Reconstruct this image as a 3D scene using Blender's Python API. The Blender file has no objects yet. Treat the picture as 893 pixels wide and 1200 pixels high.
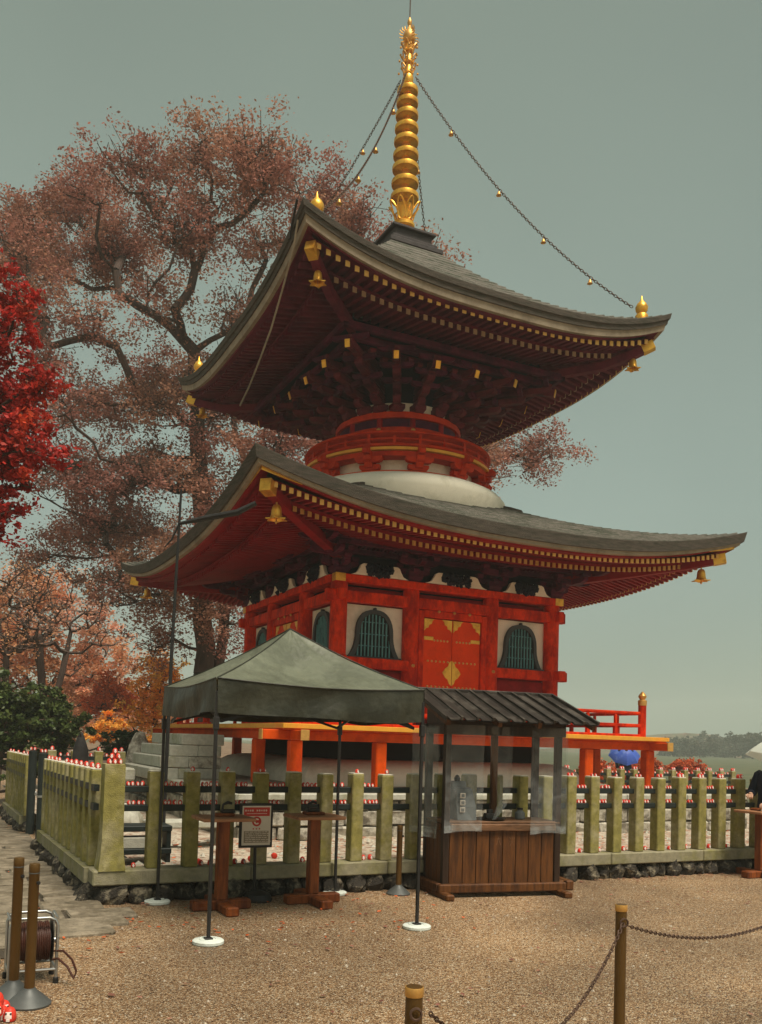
import bpy, math, random
import numpy as np
from mathutils import Vector, Matrix
R = math.radians
PI = math.pi
random.seed(7)
sc = bpy.context.scene
col = sc.collection

# ------------------------------------------------------------------ camera
cam_d = bpy.data.cameras.new('camera')
cam = bpy.data.objects.new('camera', cam_d)
col.objects.link(cam)
right, up, fwd = (0.905, -0.424, 0.031), (-0.0448, -0.0212, 0.9988), (0.4230, 0.9053, 0.0379)
fwd = Vector(fwd).normalized()
right = (Vector(right) - fwd * Vector(right).dot(fwd)).normalized()
up = right.cross(fwd)
m = Matrix((right, up, -fwd)).transposed().to_4x4()
m.translation = Vector((-8.549, -15.948, 1.6))
cam.matrix_world = m
cam_d.sensor_width = 36
cam_d.lens = 36 * 1021.68 / 1200
cam_d.shift_x = 45.79 / 1200
cam_d.shift_y = 228.41 / 1200
cam_d.clip_end = 2000
cam_d.clip_start = 0.05
sc.camera = cam

# ------------------------------------------------------------------ sky, sun, exposure
SUN_EL, SUN_AZ = R(64), R(168)         # azimuth clockwise from +Y: the sun stands behind the camera
w = bpy.data.worlds.new('World')
sc.world = w
w.use_nodes = True
nt = w.node_tree
nt.nodes.clear()
out = nt.nodes.new('ShaderNodeOutputWorld')
bg = nt.nodes.new('ShaderNodeBackground')
sky = nt.nodes.new('ShaderNodeTexSky')
sky.sky_type = 'NISHITA'
sky.sun_disc = False
sky.sun_elevation = SUN_EL
sky.sun_rotation = SUN_AZ
sky.air_density, sky.dust_density = 1.0, 4.0
geo = nt.nodes.new('ShaderNodeTexCoord')
sep = nt.nodes.new('ShaderNodeSeparateXYZ')
rmp = nt.nodes.new('ShaderNodeValToRGB')      # the cloud layer: a little lighter low down
rmp.color_ramp.elements[0].position = 0.0
rmp.color_ramp.elements[0].color = (0.95, 1.15, 0.89, 1)
rmp.color_ramp.elements[1].position = 0.75
rmp.color_ramp.elements[1].color = (0.71, 0.86, 0.62, 1)
e = rmp.color_ramp.elements.new(0.25)
e.color = (1.03, 1.29, 1.02, 1)
nz = nt.nodes.new('ShaderNodeTexNoise')
nz.inputs['Scale'].default_value = 1.9
nz.inputs['Detail'].default_value = 3
mul = nt.nodes.new('ShaderNodeMix')
mul.data_type = 'RGBA'
mul.blend_type = 'MULTIPLY'
mul.inputs[0].default_value = 0.30
mix = nt.nodes.new('ShaderNodeMix')
mix.data_type = 'RGBA'
mix.inputs[0].default_value = 0.93
nt.links.new(geo.outputs['Generated'], sep.inputs[0])
nt.links.new(sep.outputs['Z'], rmp.inputs['Fac'])
nt.links.new(geo.outputs['Generated'], nz.inputs['Vector'])
nt.links.new(rmp.outputs['Color'], mul.inputs[6])
nt.links.new(nz.outputs['Fac'], mul.inputs[7])
nt.links.new(sky.outputs['Color'], mix.inputs[6])
nt.links.new(mul.outputs[2], mix.inputs[7])
nt.links.new(mix.outputs[2], bg.inputs['Color'])
bg.inputs['Strength'].default_value = 0.10
nt.links.new(bg.outputs['Background'], out.inputs['Surface'])

sun_d = bpy.data.lights.new('sun', 'SUN')
sun_d.energy = 1.5
sun_d.angle = R(24)
sun_d.color = (1.0, 0.91, 0.77)
sun = bpy.data.objects.new('sun', sun_d)
col.objects.link(sun)
sd = Vector((math.sin(SUN_AZ) * math.cos(SUN_EL), math.cos(SUN_AZ) * math.cos(SUN_EL), math.sin(SUN_EL)))
sun.rotation_euler = sd.to_track_quat('Z', 'Y').to_euler()
sun.location = (0, -30, 40)

sc.view_settings.view_transform = 'Standard'
sc.view_settings.look = 'None'
sc.view_settings.exposure = 1.70
sc.view_settings.gamma = 1
sc.cycles.use_denoising = True
sc.cycles.max_bounces = 8
sc.cycles.transparent_max_bounces = 16
sc.cycles.volume_bounces = 1
HAZE = 0.0012

# ------------------------------------------------------------------ materials
MATS = {}
def mat(name, c, rough=.6, var=.2, scale=6., c2=None, c2amt=0., c2scale=1.5, bump=0., bscale=40., metal=0., coat=0., stretch=None, island=0., trans=None, spec=.22):
    """noise-varied principled surface; c2 = a second colour in patches (stain, moss, wear)"""
    mt = bpy.data.materials.new(name)
    mt.use_nodes = True
    t = mt.node_tree
    b = t.nodes['Principled BSDF']
    tc = t.nodes.new('ShaderNodeTexCoord')
    vec = tc.outputs['Object']
    if stretch:
        mp = t.nodes.new('ShaderNodeMapping')
        mp.inputs['Scale'].default_value = stretch
        t.links.new(vec, mp.inputs[0])
        vec = mp.outputs[0]
    oi = t.nodes.new('ShaderNodeObjectInfo')
    ad = t.nodes.new('ShaderNodeVectorMath')
    ad.operation = 'MULTIPLY_ADD'
    cx = t.nodes.new('ShaderNodeCombineXYZ')
    for k in range(3):
        t.links.new(oi.outputs['Random'], cx.inputs[k])
    ad.inputs[1].default_value = (37, 51, 23)
    t.links.new(cx.outputs[0], ad.inputs[0])
    t.links.new(vec, ad.inputs[2])
    vec = ad.outputs[0]
    n = t.nodes.new('ShaderNodeTexNoise')
    n.inputs['Scale'].default_value = scale
    n.inputs['Detail'].default_value = 5
    n.inputs['Roughness'].default_value = .65
    t.links.new(vec, n.inputs['Vector'])
    mr = t.nodes.new('ShaderNodeMapRange')
    mr.inputs[1].default_value, mr.inputs[2].default_value = .25, .75
    mr.inputs[3].default_value, mr.inputs[4].default_value = 1 - var, 1 + var
    t.links.new(n.outputs['Fac'], mr.inputs[0])
    val = mr.outputs[0]
    if island:
        g = t.nodes.new('ShaderNodeNewGeometry')
        m2 = t.nodes.new('ShaderNodeMapRange')
        m2.inputs[3].default_value, m2.inputs[4].default_value = 1 - island, 1 + island
        t.links.new(g.outputs['Random Per Island'], m2.inputs[0])
        mm = t.nodes.new('ShaderNodeMath')
        mm.operation = 'MULTIPLY'
        t.links.new(val, mm.inputs[0])
        t.links.new(m2.outputs[0], mm.inputs[1])
        val = mm.outputs[0]
    base = t.nodes.new('ShaderNodeRGB')
    base.outputs[0].default_value = (*c, 1)
    cs = base.outputs[0]
    if c2 is not None:
        n2 = t.nodes.new('ShaderNodeTexNoise')
        n2.inputs['Scale'].default_value = c2scale
        n2.inputs['Detail'].default_value = 6
        n2.inputs['Roughness'].default_value = .7
        t.links.new(vec, n2.inputs['Vector'])
        r2 = t.nodes.new('ShaderNodeMapRange')
        th = .72 - .44 * c2amt
        r2.inputs[1].default_value, r2.inputs[2].default_value = th - .08, th + .08
        t.links.new(n2.outputs['Fac'], r2.inputs[0])
        mx = t.nodes.new('ShaderNodeMix')
        mx.data_type = 'RGBA'
        t.links.new(r2.outputs[0], mx.inputs[0])
        t.links.new(cs, mx.inputs[6])
        mx.inputs[7].default_value = (*c2, 1)
        cs = mx.outputs[2]
    sm = t.nodes.new('ShaderNodeVectorMath')
    sm.operation = 'SCALE'
    t.links.new(cs, sm.inputs[0])
    t.links.new(val, sm.inputs['Scale'])
    t.links.new(sm.outputs[0], b.inputs['Base Color'])
    b.inputs['Roughness'].default_value = rough
    b.inputs['Metallic'].default_value = metal
    b.inputs['Specular IOR Level'].default_value = spec
    if coat:
        b.inputs['Coat Weight'].default_value = coat
        b.inputs['Coat Roughness'].default_value = .25
    if bump:
        nb = t.nodes.new('ShaderNodeTexNoise')
        nb.inputs['Scale'].default_value = bscale
        nb.inputs['Detail'].default_value = 4
        t.links.new(vec, nb.inputs['Vector'])
        bp = t.nodes.new('ShaderNodeBump')
        bp.inputs['Strength'].default_value = bump
        bp.inputs['Distance'].default_value = .02
        t.links.new(nb.outputs['Fac'], bp.inputs['Height'])
        t.links.new(bp.outputs[0], b.inputs['Normal'])
    if trans:
        tr = t.nodes.new('ShaderNodeBsdfTranslucent')
        t.links.new(sm.outputs[0], tr.inputs['Color'])
        ms = t.nodes.new('ShaderNodeMixShader')
        ms.inputs[0].default_value = trans
        t.links.new(b.outputs[0], ms.inputs[1])
        t.links.new(tr.outputs[0], ms.inputs[2])
        t.links.new(ms.outputs[0], t.nodes['Material Output'].inputs['Surface'])
    MATS[name] = mt
    return mt

VERM = mat('vermilion_paint', (.74, .040, .002), .55, .28, 9, (.40, .014, .001), .42, 2.2, .3, 45, spec=.1, stretch=(1.6, 1.6, .8))
ORNG = mat('orange_paint', (.62, .068, .003), .5, .22, 5, (.42, .030, .003), .25, 1.5, .1, 30, spec=.1)
CRIM = mat('crimson_paint', (.28, .010, .012), .55, .25, 5, (.17, .006, .010), .4, 1.5, .1, 30, spec=.1)
PLUM = mat('shade_plum_paint', (.095, .012, .034), .6, .35, 5, (.045, .009, .026), .5, 1.8, .15, 30, spec=.1)  # purple shade under the eaves is put into this paint colour
NAVY = mat('shade_navy_paint', (.006, .009, .020), .7, .5, 5, (.014, .009, .022), .3, 2)  # navy panels, taken near black to carry the shade under the eaves
EDGEY = mat('ochre_edge_paint', (.70, .32, .035), .5, .15, 5)
DEEP = mat('deep_red_paint', (.52, .036, .005), .55, .28, 5, (.38, .018, .003), .4, 1.2, .12, 30, spec=.1)
BOOTHD = mat('blackened_wood', (.038, .020, .012), .5, .35, 5, (.02, .012, .008), .45, 2.2, .3, 30, stretch=(7, 7, .7))
KERB = mat('kerb_granite', (.26, .235, .155), .85, .28, 14, (.20, .185, .07), .4, 1.4, .35, 90)
DOOR = mat('orange_red_door_paint', (.86, .062, .002), .5, .15, 6, (.66, .035, .002), .35, 1.5, .15, 30, spec=.1)
GOLD = mat('gold_leaf', (.88, .47, .07), .36, .12, 9, (.62, .27, .03), .35, 4, .05, 40, metal=.65)
OLDG = mat('tarnished_gold', (.66, .36, .10), .45, .25, 9, metal=.6)
CAPG = mat('rafter_cap_gilding', (.80, .50, .14), .5, .15, 9, metal=.25)
WHITE = mat('white_plaster', (.88, .82, .67), .8, .07, 2.2, (.70, .645, .50), .35, 1.6, .06, 25)
BARK = mat('cypress_bark_edge', (.100, .084, .068), .85, .35, 3, (.065, .062, .046), .4, 1.2, .6, 60, stretch=(2, 2, 14))
SHIN = mat('roof_shingle', (.150, .136, .112), .7, .4, 9, (.070, .074, .052), .45, 2.6, .7, 40, stretch=(1, 1, 4))
TAN = mat('weathered_eave_board', (.31, .255, .185), .7, .18, 4, (.21, .17, .12), .4, 1.6, .1, 30)
SLATE = mat('lattice_slate_paint', (.11, .29, .30), .6, .25, 8, (.07, .18, .20), .3, 3)
FRAME = mat('window_frame_paint', (.055, .065, .068), .55, .2, 8)
BLACK = mat('interior_dark', (.012, .012, .014), .9, .3, 3)
GRAN = mat('mossy_granite', (.32, .282, .155), .85, .36, 14, (.235, .206, .060), .6, 1.9, .35, 90)
GRANL = mat('pale_granite', (.42, .41, .34), .85, .22, 14, (.30, .29, .2), .3, 2, .3, 80)
LICH = mat('post_top_granite', (.55, .52, .42), .9, .2, 14)
ROCK = mat('dark_wet_rock', (.034, .028, .021), .6, .5, 6, (.26, .22, .15), .30, 2.6, .9, 22)
WSTON = mat('quarry_wall_stone', (.40, .37, .30), .85, .5, 13, (.15, .13, .10), .42, 5, 1.0, 11)
RAIL = mat('fence_rail_black', (.018, .024, .022), .5, .3, 8)
BOOTH = mat('dark_stained_wood', (.125, .046, .012), .5, .35, 5, (.055, .021, .008), .45, 2.2, .3, 30, stretch=(7, 7, .7))
BOOTHL = mat('worn_counter_wood', (.20, .10, .05), .5, .3, 5, (.10, .05, .025), .4, 2, .2, 30, stretch=(1, 6, 6))
TABLE = mat('reddish_cedar_wood', (.23, .060, .013), .48, .35, 5, (.11, .026, .008), .45, 2.2, .3, 30, stretch=(6, 6, .8))
TABLT = mat('cedar_table_top', (.36, .17, .085), .5, .25, 5, (.22, .09, .04), .35, 2.5, .2, 30, stretch=(1, 7, 7))
METALR = mat('brown_roof_sheet', (.036, .029, .024), .42, .3, 2.5, (.10, .085, .07), .35, 3, .08, 30, metal=.25)
CANV = mat('shaded_green_canvas', (.026, .027, .017), .45, .3, 3, (.045, .046, .031), .4, 2.4, .5, 14, coat=.15)  # same tent cloth as the top, darkened for the shade on upright sides
CANT = mat('skylit_canopy_cloth', (.135, .145, .100), .5, .22, 3, (.09, .097, .066), .45, 2.4, .7, 16, coat=.4)  # same tent cloth, lightened to carry sky light and wet sheen on top
STEELB = mat('black_steel_tube', (.022, .021, .020), .4, .3, 8)
CONC = mat('pale_cast_concrete', (.60, .64, .58), .8, .12, 12, (.46, .48, .42), .3, 5, .2, 80)
BROWNP = mat('bronze_anodised_post', (.115, .062, .018), .42, .2, 3, metal=.35)
BASEM = mat('grey_cast_base', (.10, .105, .10), .5, .2, 8, metal=.3)
CHROME = mat('bright_steel', (.42, .42, .40), .38, .1, 9, metal=.9)
CABLE = mat('brown_cable_sheath', (.060, .022, .014), .45, .3, 8)
RUST = mat('rusty_chain', (.085, .05, .034), .6, .4, 12, metal=.3)
RED = mat('daruma_red', (.62, .045, .025), .45, .2, 8)
DWHT = mat('daruma_white', (.82, .72, .66), .6, .1, 8)
DFACE = mat('daruma_face_ink', (.05, .03, .03), .6, .1, 8)
PAPER = mat('printed_paper', (.66, .60, .50), .6, .06, 5)
INKR = mat('red_print', (.50, .045, .030), .6, .08, 5)
INKG = mat('grey_print', (.27, .23, .16), .7, .25, 30)
INKW = mat('pale_print', (.72, .62, .54), .7, .1, 5)
GRYM = mat('grey_machine_plastic', (.14, .15, .15), .5, .15, 8)
SKIN = mat('skin', (.52, .30, .20), .55, .08, 20)
COAT = mat('navy_wool_coat', (.012, .016, .032), .85, .25, 30)
TROU = mat('black_trousers', (.012, .011, .012), .85, .2, 30)
HAIR = mat('dark_hair', (.012, .010, .009), .5, .3, 30)
BAGM = mat('tan_patterned_bag', (.50, .31, .19), .7, .2, 20, (.66, .48, .34), .45, 22)
UWHT = mat('pale_umbrella_film', (.72, .76, .68), .35, .06, 4, trans=.4)
UBLU = mat('blue_umbrella_cloth', (.07, .14, .55), .4, .12, 4, (.16, .25, .62), .25, 5, trans=.25)
INNER = mat('pale_court_gravel', (.46, .40, .31), .85, .5, 22, (.26, .15, .10), .40, 7, .8, 60)
DIRT = mat('forest_floor', (.15, .095, .06), .9, .4, 3, (.22, .15, .09), .4, .8)
FIELD = mat('hill_undergrowth', (.10, .095, .055), .9, .4, .6, (.16, .085, .06), .4, .25)
TRUNK = mat('grey_brown_bark', (.085, .056, .044), .9, .4, 4, (.042, .030, .025), .4, 2, .7, 20, stretch=(3, 3, .8))
LZEL = mat('russet_zelkova_leaf', (.33, .140, .108), .6, .3, .45, (.38, .195, .12), .45, .35, island=.4, trans=.45)
LRED = mat('scarlet_maple_leaf', (.42, .030, .024), .55, .4, 1.6, (.50, .065, .022), .3, 1.4, island=.4, trans=.35)
LPINK = mat('dusty_pink_leaf', (.78, .42, .29), .65, .25, .5, (.74, .38, .18), .5, .4, island=.35, trans=.5)
LORG = mat('orange_leaf', (.86, .34, .05), .6, .3, .9, (.80, .48, .10), .45, .8, island=.35, trans=.5)
LREDO = mat('red_orange_leaf', (.58, .12, .035), .6, .35, .9, island=.35, trans=.35)
LGRN = mat('glossy_evergreen_leaf', (.055, .082, .022), .4, .45, 1.6, (.10, .12, .035), .4, 2.2, island=.5, trans=.2)
LDRK = mat('dark_shrub_leaf', (.030, .055, .022), .5, .4, 1.6, island=.4, trans=.2)
LFAR = mat('grey_green_leaf', (.075, .085, .055), .7, .4, .4, (.10, .085, .055), .4, .3, island=.4, trans=.2)

def gravel_material():
    mt = bpy.data.materials.new('wet_tan_gravel')
    mt.use_nodes = True
    t = mt.node_tree
    b = t.nodes['Principled BSDF']
    tc = t.nodes.new('ShaderNodeTexCoord')
    v = t.nodes.new('ShaderNodeTexVoronoi')
    v.inputs['Scale'].default_value = 118
    t.links.new(tc.outputs['Object'], v.inputs['Vector'])
    sp = t.nodes.new('ShaderNodeSeparateColor')
    t.links.new(v.outputs['Color'], sp.inputs[0])
    cr = t.nodes.new('ShaderNodeValToRGB')
    els = [(0, (.06, .028, .012)), (.14, (.16, .078, .030)), (.4, (.38, .205, .088)), (.72, (.55, .335, .165)), (.9, (.78, .59, .37)), (1, (.90, .78, .58))]
    cr.color_ramp.elements[0].color = (*els[0][1], 1)
    cr.color_ramp.elements[1].color = (*els[-1][1], 1)
    for p, c in els[1:-1]:
        cr.color_ramp.elements.new(p).color = (*c, 1)
    t.links.new(sp.outputs[0], cr.inputs[0])
    n = t.nodes.new('ShaderNodeTexNoise')
    n.inputs['Scale'].default_value = .8
    n.inputs['Detail'].default_value = 6
    t.links.new(tc.outputs['Object'], n.inputs['Vector'])
    mr = t.nodes.new('ShaderNodeMapRange')
    mr.inputs[1].default_value, mr.inputs[2].default_value = .3, .7
    mr.inputs[3].default_value, mr.inputs[4].default_value = .78, 1.20
    t.links.new(n.outputs['Fac'], mr.inputs[0])
    n2 = t.nodes.new('ShaderNodeTexNoise')          # damp and scuffed patches
    n2.inputs['Scale'].default_value = .33
    n2.inputs['Detail'].default_value = 4
    n2.inputs['Distortion'].default_value = .8
    t.links.new(tc.outputs['Object'], n2.inputs['Vector'])
    mr2 = t.nodes.new('ShaderNodeMapRange')
    mr2.inputs[1].default_value, mr2.inputs[2].default_value = .40, .58
    mr2.inputs[3].default_value, mr2.inputs[4].default_value = .74, 1.08
    t.links.new(n2.outputs['Fac'], mr2.inputs[0])
    mm = t.nodes.new('ShaderNodeMath')
    mm.operation = 'MULTIPLY'
    t.links.new(mr.outputs[0], mm.inputs[0])
    t.links.new(mr2.outputs[0], mm.inputs[1])
    sm = t.nodes.new('ShaderNodeVectorMath')
    sm.operation = 'SCALE'
    t.links.new(cr.outputs[0], sm.inputs[0])
    t.links.new(mm.outputs[0], sm.inputs['Scale'])
    t.links.new(sm.outputs[0], b.inputs['Base Color'])
    b.inputs['Roughness'].default_value = .5
    bp = t.nodes.new('ShaderNodeBump')
    bp.inputs['Strength'].default_value = 1.0
    bp.inputs['Distance'].default_value = .02
    bp.invert = True
    t.links.new(v.outputs['Distance'], bp.inputs['Height'])
    t.links.new(bp.outputs[0], b.inputs['Normal'])
    return mt
GRAVEL = gravel_material()
PAVE = mat('worn_paving_stone', (.235, .195, .14), .75, .4, 11, (.13, .105, .07), .5, 3.0, 1.0, 24)

def film_material():
    mt = bpy.data.materials.new('clear_plastic_sheet')
    mt.use_nodes = True
    t = mt.node_tree
    b = t.nodes['Principled BSDF']
    b.inputs['Base Color'].default_value = (.78, .82, .82, 1)
    b.inputs['Roughness'].default_value = .10
    tr = t.nodes.new('ShaderNodeBsdfTransparent')
    tr.inputs[0].default_value = (.93, .95, .94, 1)
    tc = t.nodes.new('ShaderNodeTexCoord')
    n = t.nodes.new('ShaderNodeTexNoise')
    n.inputs['Scale'].default_value = 3.5
    n.inputs['Detail'].default_value = 4
    n.inputs['Distortion'].default_value = 1.5
    t.links.new(tc.outputs['Object'], n.inputs['Vector'])
    mr = t.nodes.new('ShaderNodeMapRange')
    mr.inputs[1].default_value, mr.inputs[2].default_value = .3, .75
    mr.inputs[3].default_value, mr.inputs[4].default_value = .04, .20
    t.links.new(n.outputs['Fac'], mr.inputs[0])
    ms = t.nodes.new('ShaderNodeMixShader')
    t.links.new(mr.outputs[0], ms.inputs[0])
    t.links.new(tr.outputs[0], ms.inputs[1])
    t.links.new(b.outputs[0], ms.inputs[2])
    bp = t.nodes.new('ShaderNodeBump')
    bp.inputs['Strength'].default_value = .6
    bp.inputs['Distance'].default_value = .03
    t.links.new(n.outputs['Fac'], bp.inputs['Height'])
    t.links.new(bp.outputs[0], b.inputs['Normal'])
    t.links.new(ms.outputs[0], t.nodes['Material Output'].inputs['Surface'])
    return mt
FILM = film_material()

# ------------------------------------------------------------------ mesh helpers
WO = {}                                       # world origin of every object, for parenting without rotation
I3 = np.eye(3)
def rz(a):
    c, s = math.cos(a), math.sin(a)
    return np.array([[c, -s, 0], [s, c, 0], [0, 0, 1.]])
def rx(a):
    c, s = math.cos(a), math.sin(a)
    return np.array([[1, 0, 0], [0, c, -s], [0, s, c]])
def ry(a):
    c, s = math.cos(a), math.sin(a)
    return np.array([[c, 0, s], [0, 1, 0], [-s, 0, c]])

class MB:
    def __init__(self, M=None, T=(0, 0, 0)):
        self.v, self.f, self.mi, self.cur = [], [], [], 0
        self.M = I3 if M is None else M
        self.T = np.array(T, float)
    def add(self, V, F, mi=None):
        V = np.asarray(V, float).reshape(-1, 3) @ self.M.T + self.T
        o = len(self.v)
        self.v.extend(V.tolist())
        for k, f in enumerate(F):
            self.f.append([i + o for i in f])
            self.mi.append(self.cur if mi is None else (mi[k] if isinstance(mi, (list, tuple)) else mi))
        return self
    def box(self, c, s, ch=0., M=None):
        c = np.array(c, float)
        h = np.array(s, float) / 2
        ch = min(ch, .45 * min(s))
        if ch <= 0:
            V = np.array([[x, y, z] for z in (-1, 1) for y in (-1, 1) for x in (-1, 1)]) * h
            F = [(0, 2, 3, 1), (4, 5, 7, 6), (0, 1, 5, 4), (2, 6, 7, 3), (0, 4, 6, 2), (1, 3, 7, 5)]
        else:
            V, idx, F = [], {}, []
            for sx in (-1, 1):
                for sy in (-1, 1):
                    for sz in (-1, 1):
                        s3 = np.array([sx, sy, sz])
                        for a in range(3):
                            p = s3 * (h - ch)
                            p[a] = s3[a] * h[a]
                            idx[(sx, sy, sz, a)] = len(V)
                            V.append(p)
            V = np.array(V)
            def face(ids):
                P = V[list(ids)]
                n = np.cross(P[1] - P[0], P[2] - P[0])
                F.append(tuple(ids) if n @ P.mean(0) > 0 else tuple(ids)[::-1])
            for a in range(3):
                b, c_ = (a + 1) % 3, (a + 2) % 3
                for s1 in (-1, 1):
                    q = []
                    for t1, t2 in ((-1, -1), (1, -1), (1, 1), (-1, 1)):
                        k = [0, 0, 0]
                        k[a], k[b], k[c_] = s1, t1, t2
                        q.append(idx[(*k, a)])
                    face(q)
                for t1 in (-1, 1):           # edges along axis a
                    for t2 in (-1, 1):
                        k0 = [0, 0, 0]; k1 = [0, 0, 0]
                        k0[a], k1[a] = -1, 1
                        k0[b] = k1[b] = t1
                        k0[c_] = k1[c_] = t2
                        face((idx[(*k0, b)], idx[(*k1, b)], idx[(*k1, c_)], idx[(*k0, c_)]))
            for sx in (-1, 1):
                for sy in (-1, 1):
                    for sz in (-1, 1):
                        face([idx[(sx, sy, sz, a)] for a in range(3)])
        if M is not None:
            V = V @ M.T
        return self.add(V + c, F)
    def tube(self, pts, r, n=8, caps=True, close=False):
        P = np.array(pts, float)
        k = len(P)
        r = np.full(k, r) if np.isscalar(r) else np.array(r, float)
        T = np.zeros_like(P)
        T[1:-1] = P[2:] - P[:-2]
        T[0], T[-1] = P[1] - P[0], P[-1] - P[-2]
        if close:
            T[0] = T[-1] = P[1] - P[-2]
        T /= np.linalg.norm(T, axis=1)[:, None] + 1e-12
        u = np.cross(T[0], (0, 0, 1.)) if abs(T[0][2]) < .9 else np.cross(T[0], (1., 0, 0))
        u /= np.linalg.norm(u)
        V = []
        for i in range(k):
            u = u - T[i] * (u @ T[i])
            u /= np.linalg.norm(u) + 1e-12
            w_ = np.cross(T[i], u)
            a = np.arange(n) * 2 * PI / n
            V.append(P[i] + r[i] * (np.cos(a)[:, None] * u + np.sin(a)[:, None] * w_))
        V = np.concatenate(V)
        F = [(i * n + j, i * n + (j + 1) % n, (i + 1) * n + (j + 1) % n, (i + 1) * n + j) for i in range(k - 1) for j in range(n)]
        if caps and not close:
            F += [tuple(range(n))[::-1], tuple(range((k - 1) * n, k * n))]
        return self.add(V, F)
    def lathe(self, prof, n=24, c=(0, 0, 0), a0=0., a1=2 * PI):
        """prof: (r, z) pairs from bottom to top, turned about a vertical axis through c"""
        full = abs(a1 - a0 - 2 * PI) < 1e-6
        na = n if full else n + 1
        a = a0 + np.arange(na) * (a1 - a0) / n
        V = []
        for r, z in prof:
            V.append(np.stack([c[0] + r * np.cos(a), c[1] + r * np.sin(a), np.full(na, c[2] + z)], 1))
        V = np.concatenate(V)
        F = [(i * na + j, i * na + (j + 1) % na, (i + 1) * na + (j + 1) % na, (i + 1) * na + j) for i in range(len(prof) - 1) for j in range(n)]
        if full:
            if prof[0][0] > 1e-4:
                F.append(tuple(range(na))[::-1])
            if prof[-1][0] > 1e-4:
                F.append(tuple(range((len(prof) - 1) * na, len(prof) * na)))
        return self.add(V, F)
    def prism(self, poly, o, ux, uy, t):
        """polygon in the plane (o, ux, uy), thickened by the vector t"""
        o, ux, uy, t = (np.array(x, float) for x in (o, ux, uy, t))
        P = np.array([o + a * ux + b * uy for a, b in poly])
        n = len(P)
        if np.cross(ux, uy) @ t > 0:
            P = P[::-1]
        # signed area decides the outside
        A = sum(poly[i][0] * poly[(i + 1) % n][1] - poly[(i + 1) % n][0] * poly[i][1] for i in range(n))
        if A < 0:
            P = P[::-1]
        V = np.concatenate([P, P + t])
        F = [tuple(range(n)), tuple(range(n, 2 * n))[::-1]]
        F += [(i, n + i, n + (i + 1) % n, (i + 1) % n) for i in range(n)]
        return self.add(V, F)
    def ring(self, outer, inner, o, ux, uy, t):
        """frame between two polygons with the same number of corners, thickened by t"""
        o, ux, uy, t = (np.array(x, float) for x in (o, ux, uy, t))
        f = lambda poly: np.array([o + a * ux + b * uy for a, b in poly])
        n = len(outer)
        A, B = f(outer), f(inner)
        V = np.concatenate([A, B, A + t, B + t])
        F = []
        for i in range(n):
            j = (i + 1) % n
            F += [(i, j, n + j, n + i), (2 * n + i, 3 * n + i, 3 * n + j, 2 * n + j), (i, 2 * n + i, 2 * n + j, j), (n + i, n + j, 3 * n + j, 3 * n + i)]
        return self.add(V, F)
    def grid(self, G):
        G = np.asarray(G, float)
        a, b = G.shape[:2]
        F = [(i * b + j, i * b + j + 1, (i + 1) * b + j + 1, (i + 1) * b + j) for i in range(a - 1) for j in range(b - 1)]
        return self.add(G.reshape(-1, 3), F)
    def sweep(self, pts, wd, ht):
        """a squared beam along a polyline"""
        P = np.array(pts, float)
        V, F = [], []
        for i in range(len(P)):
            T = P[min(i + 1, len(P) - 1)] - P[max(i - 1, 0)]
            T /= np.linalg.norm(T)
            s = np.cross(T, (0, 0, 1.))
            s /= np.linalg.norm(s)
            u_ = np.cross(s, T)
            for a, b in ((-1, -1), (1, -1), (1, 1), (-1, 1)):
                V.append(P[i] + s * a * wd / 2 + u_ * b * ht / 2)
        for i in range(len(P) - 1):
            for j in range(4):
                F.append((i * 4 + j, i * 4 + (j + 1) % 4, i * 4 + 4 + (j + 1) % 4, i * 4 + 4 + j))
        n = len(P) * 4
        F += [(3, 2, 1, 0), (n - 4, n - 3, n - 2, n - 1)]
        return self.add(V, F)
    def mesh(self, name, mats, smooth=False, origin=None):
        V = np.array(self.v)
        if origin is None:
            lo, hi = V.min(0), V.max(0)
            origin = np.array([(lo[0] + hi[0]) / 2, (lo[1] + hi[1]) / 2, lo[2]])
        origin = np.array(origin, float)
        me = bpy.data.meshes.new(name)
        me.from_pydata((V - origin).tolist(), [], self.f)
        mats = mats if isinstance(mats, (list, tuple)) else [mats]
        for x in mats:
            me.materials.append(x)
        if len(mats) > 1:
            me.polygons.foreach_set('material_index', self.mi)
        if smooth:
            me.polygons.foreach_set('use_smooth', [True] * len(me.polygons))
            me.set_sharp_from_angle(angle=R(38))
        me.update()
        return me, origin

def place(name, me, loc, parent=None, rot=0., scale=None, kind=None):
    o = bpy.data.objects.new(name, me)
    col.objects.link(o)
    loc = np.array(loc, float)
    WO[o.name] = loc
    if parent is not None:
        o.parent = parent
        o.location = loc - WO[parent.name]
    else:
        o.location = loc
    if rot:
        o.rotation_euler = (0, 0, rot) if np.isscalar(rot) else rot
    if scale is not None:
        o.scale = scale
    if kind:
        o['kind'] = kind
    return o
def obj(name, mb, mats, parent=None, smooth=False, kind=None):
    me, og = mb.mesh(name, mats, smooth)
    return place(name, me, og, parent, kind=kind)
def tag(o, label, cat, group=None):
    o['label'], o['category'] = label, cat
    if group:
        o['group'] = group
    return o
def thing(name, label, cat, loc, group=None):
    o = bpy.data.objects.new(name, None)
    col.objects.link(o)
    o.empty_display_size = .1
    o.location = loc
    WO[o.name] = np.array(loc, float)
    return tag(o, label, cat, group)
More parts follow.
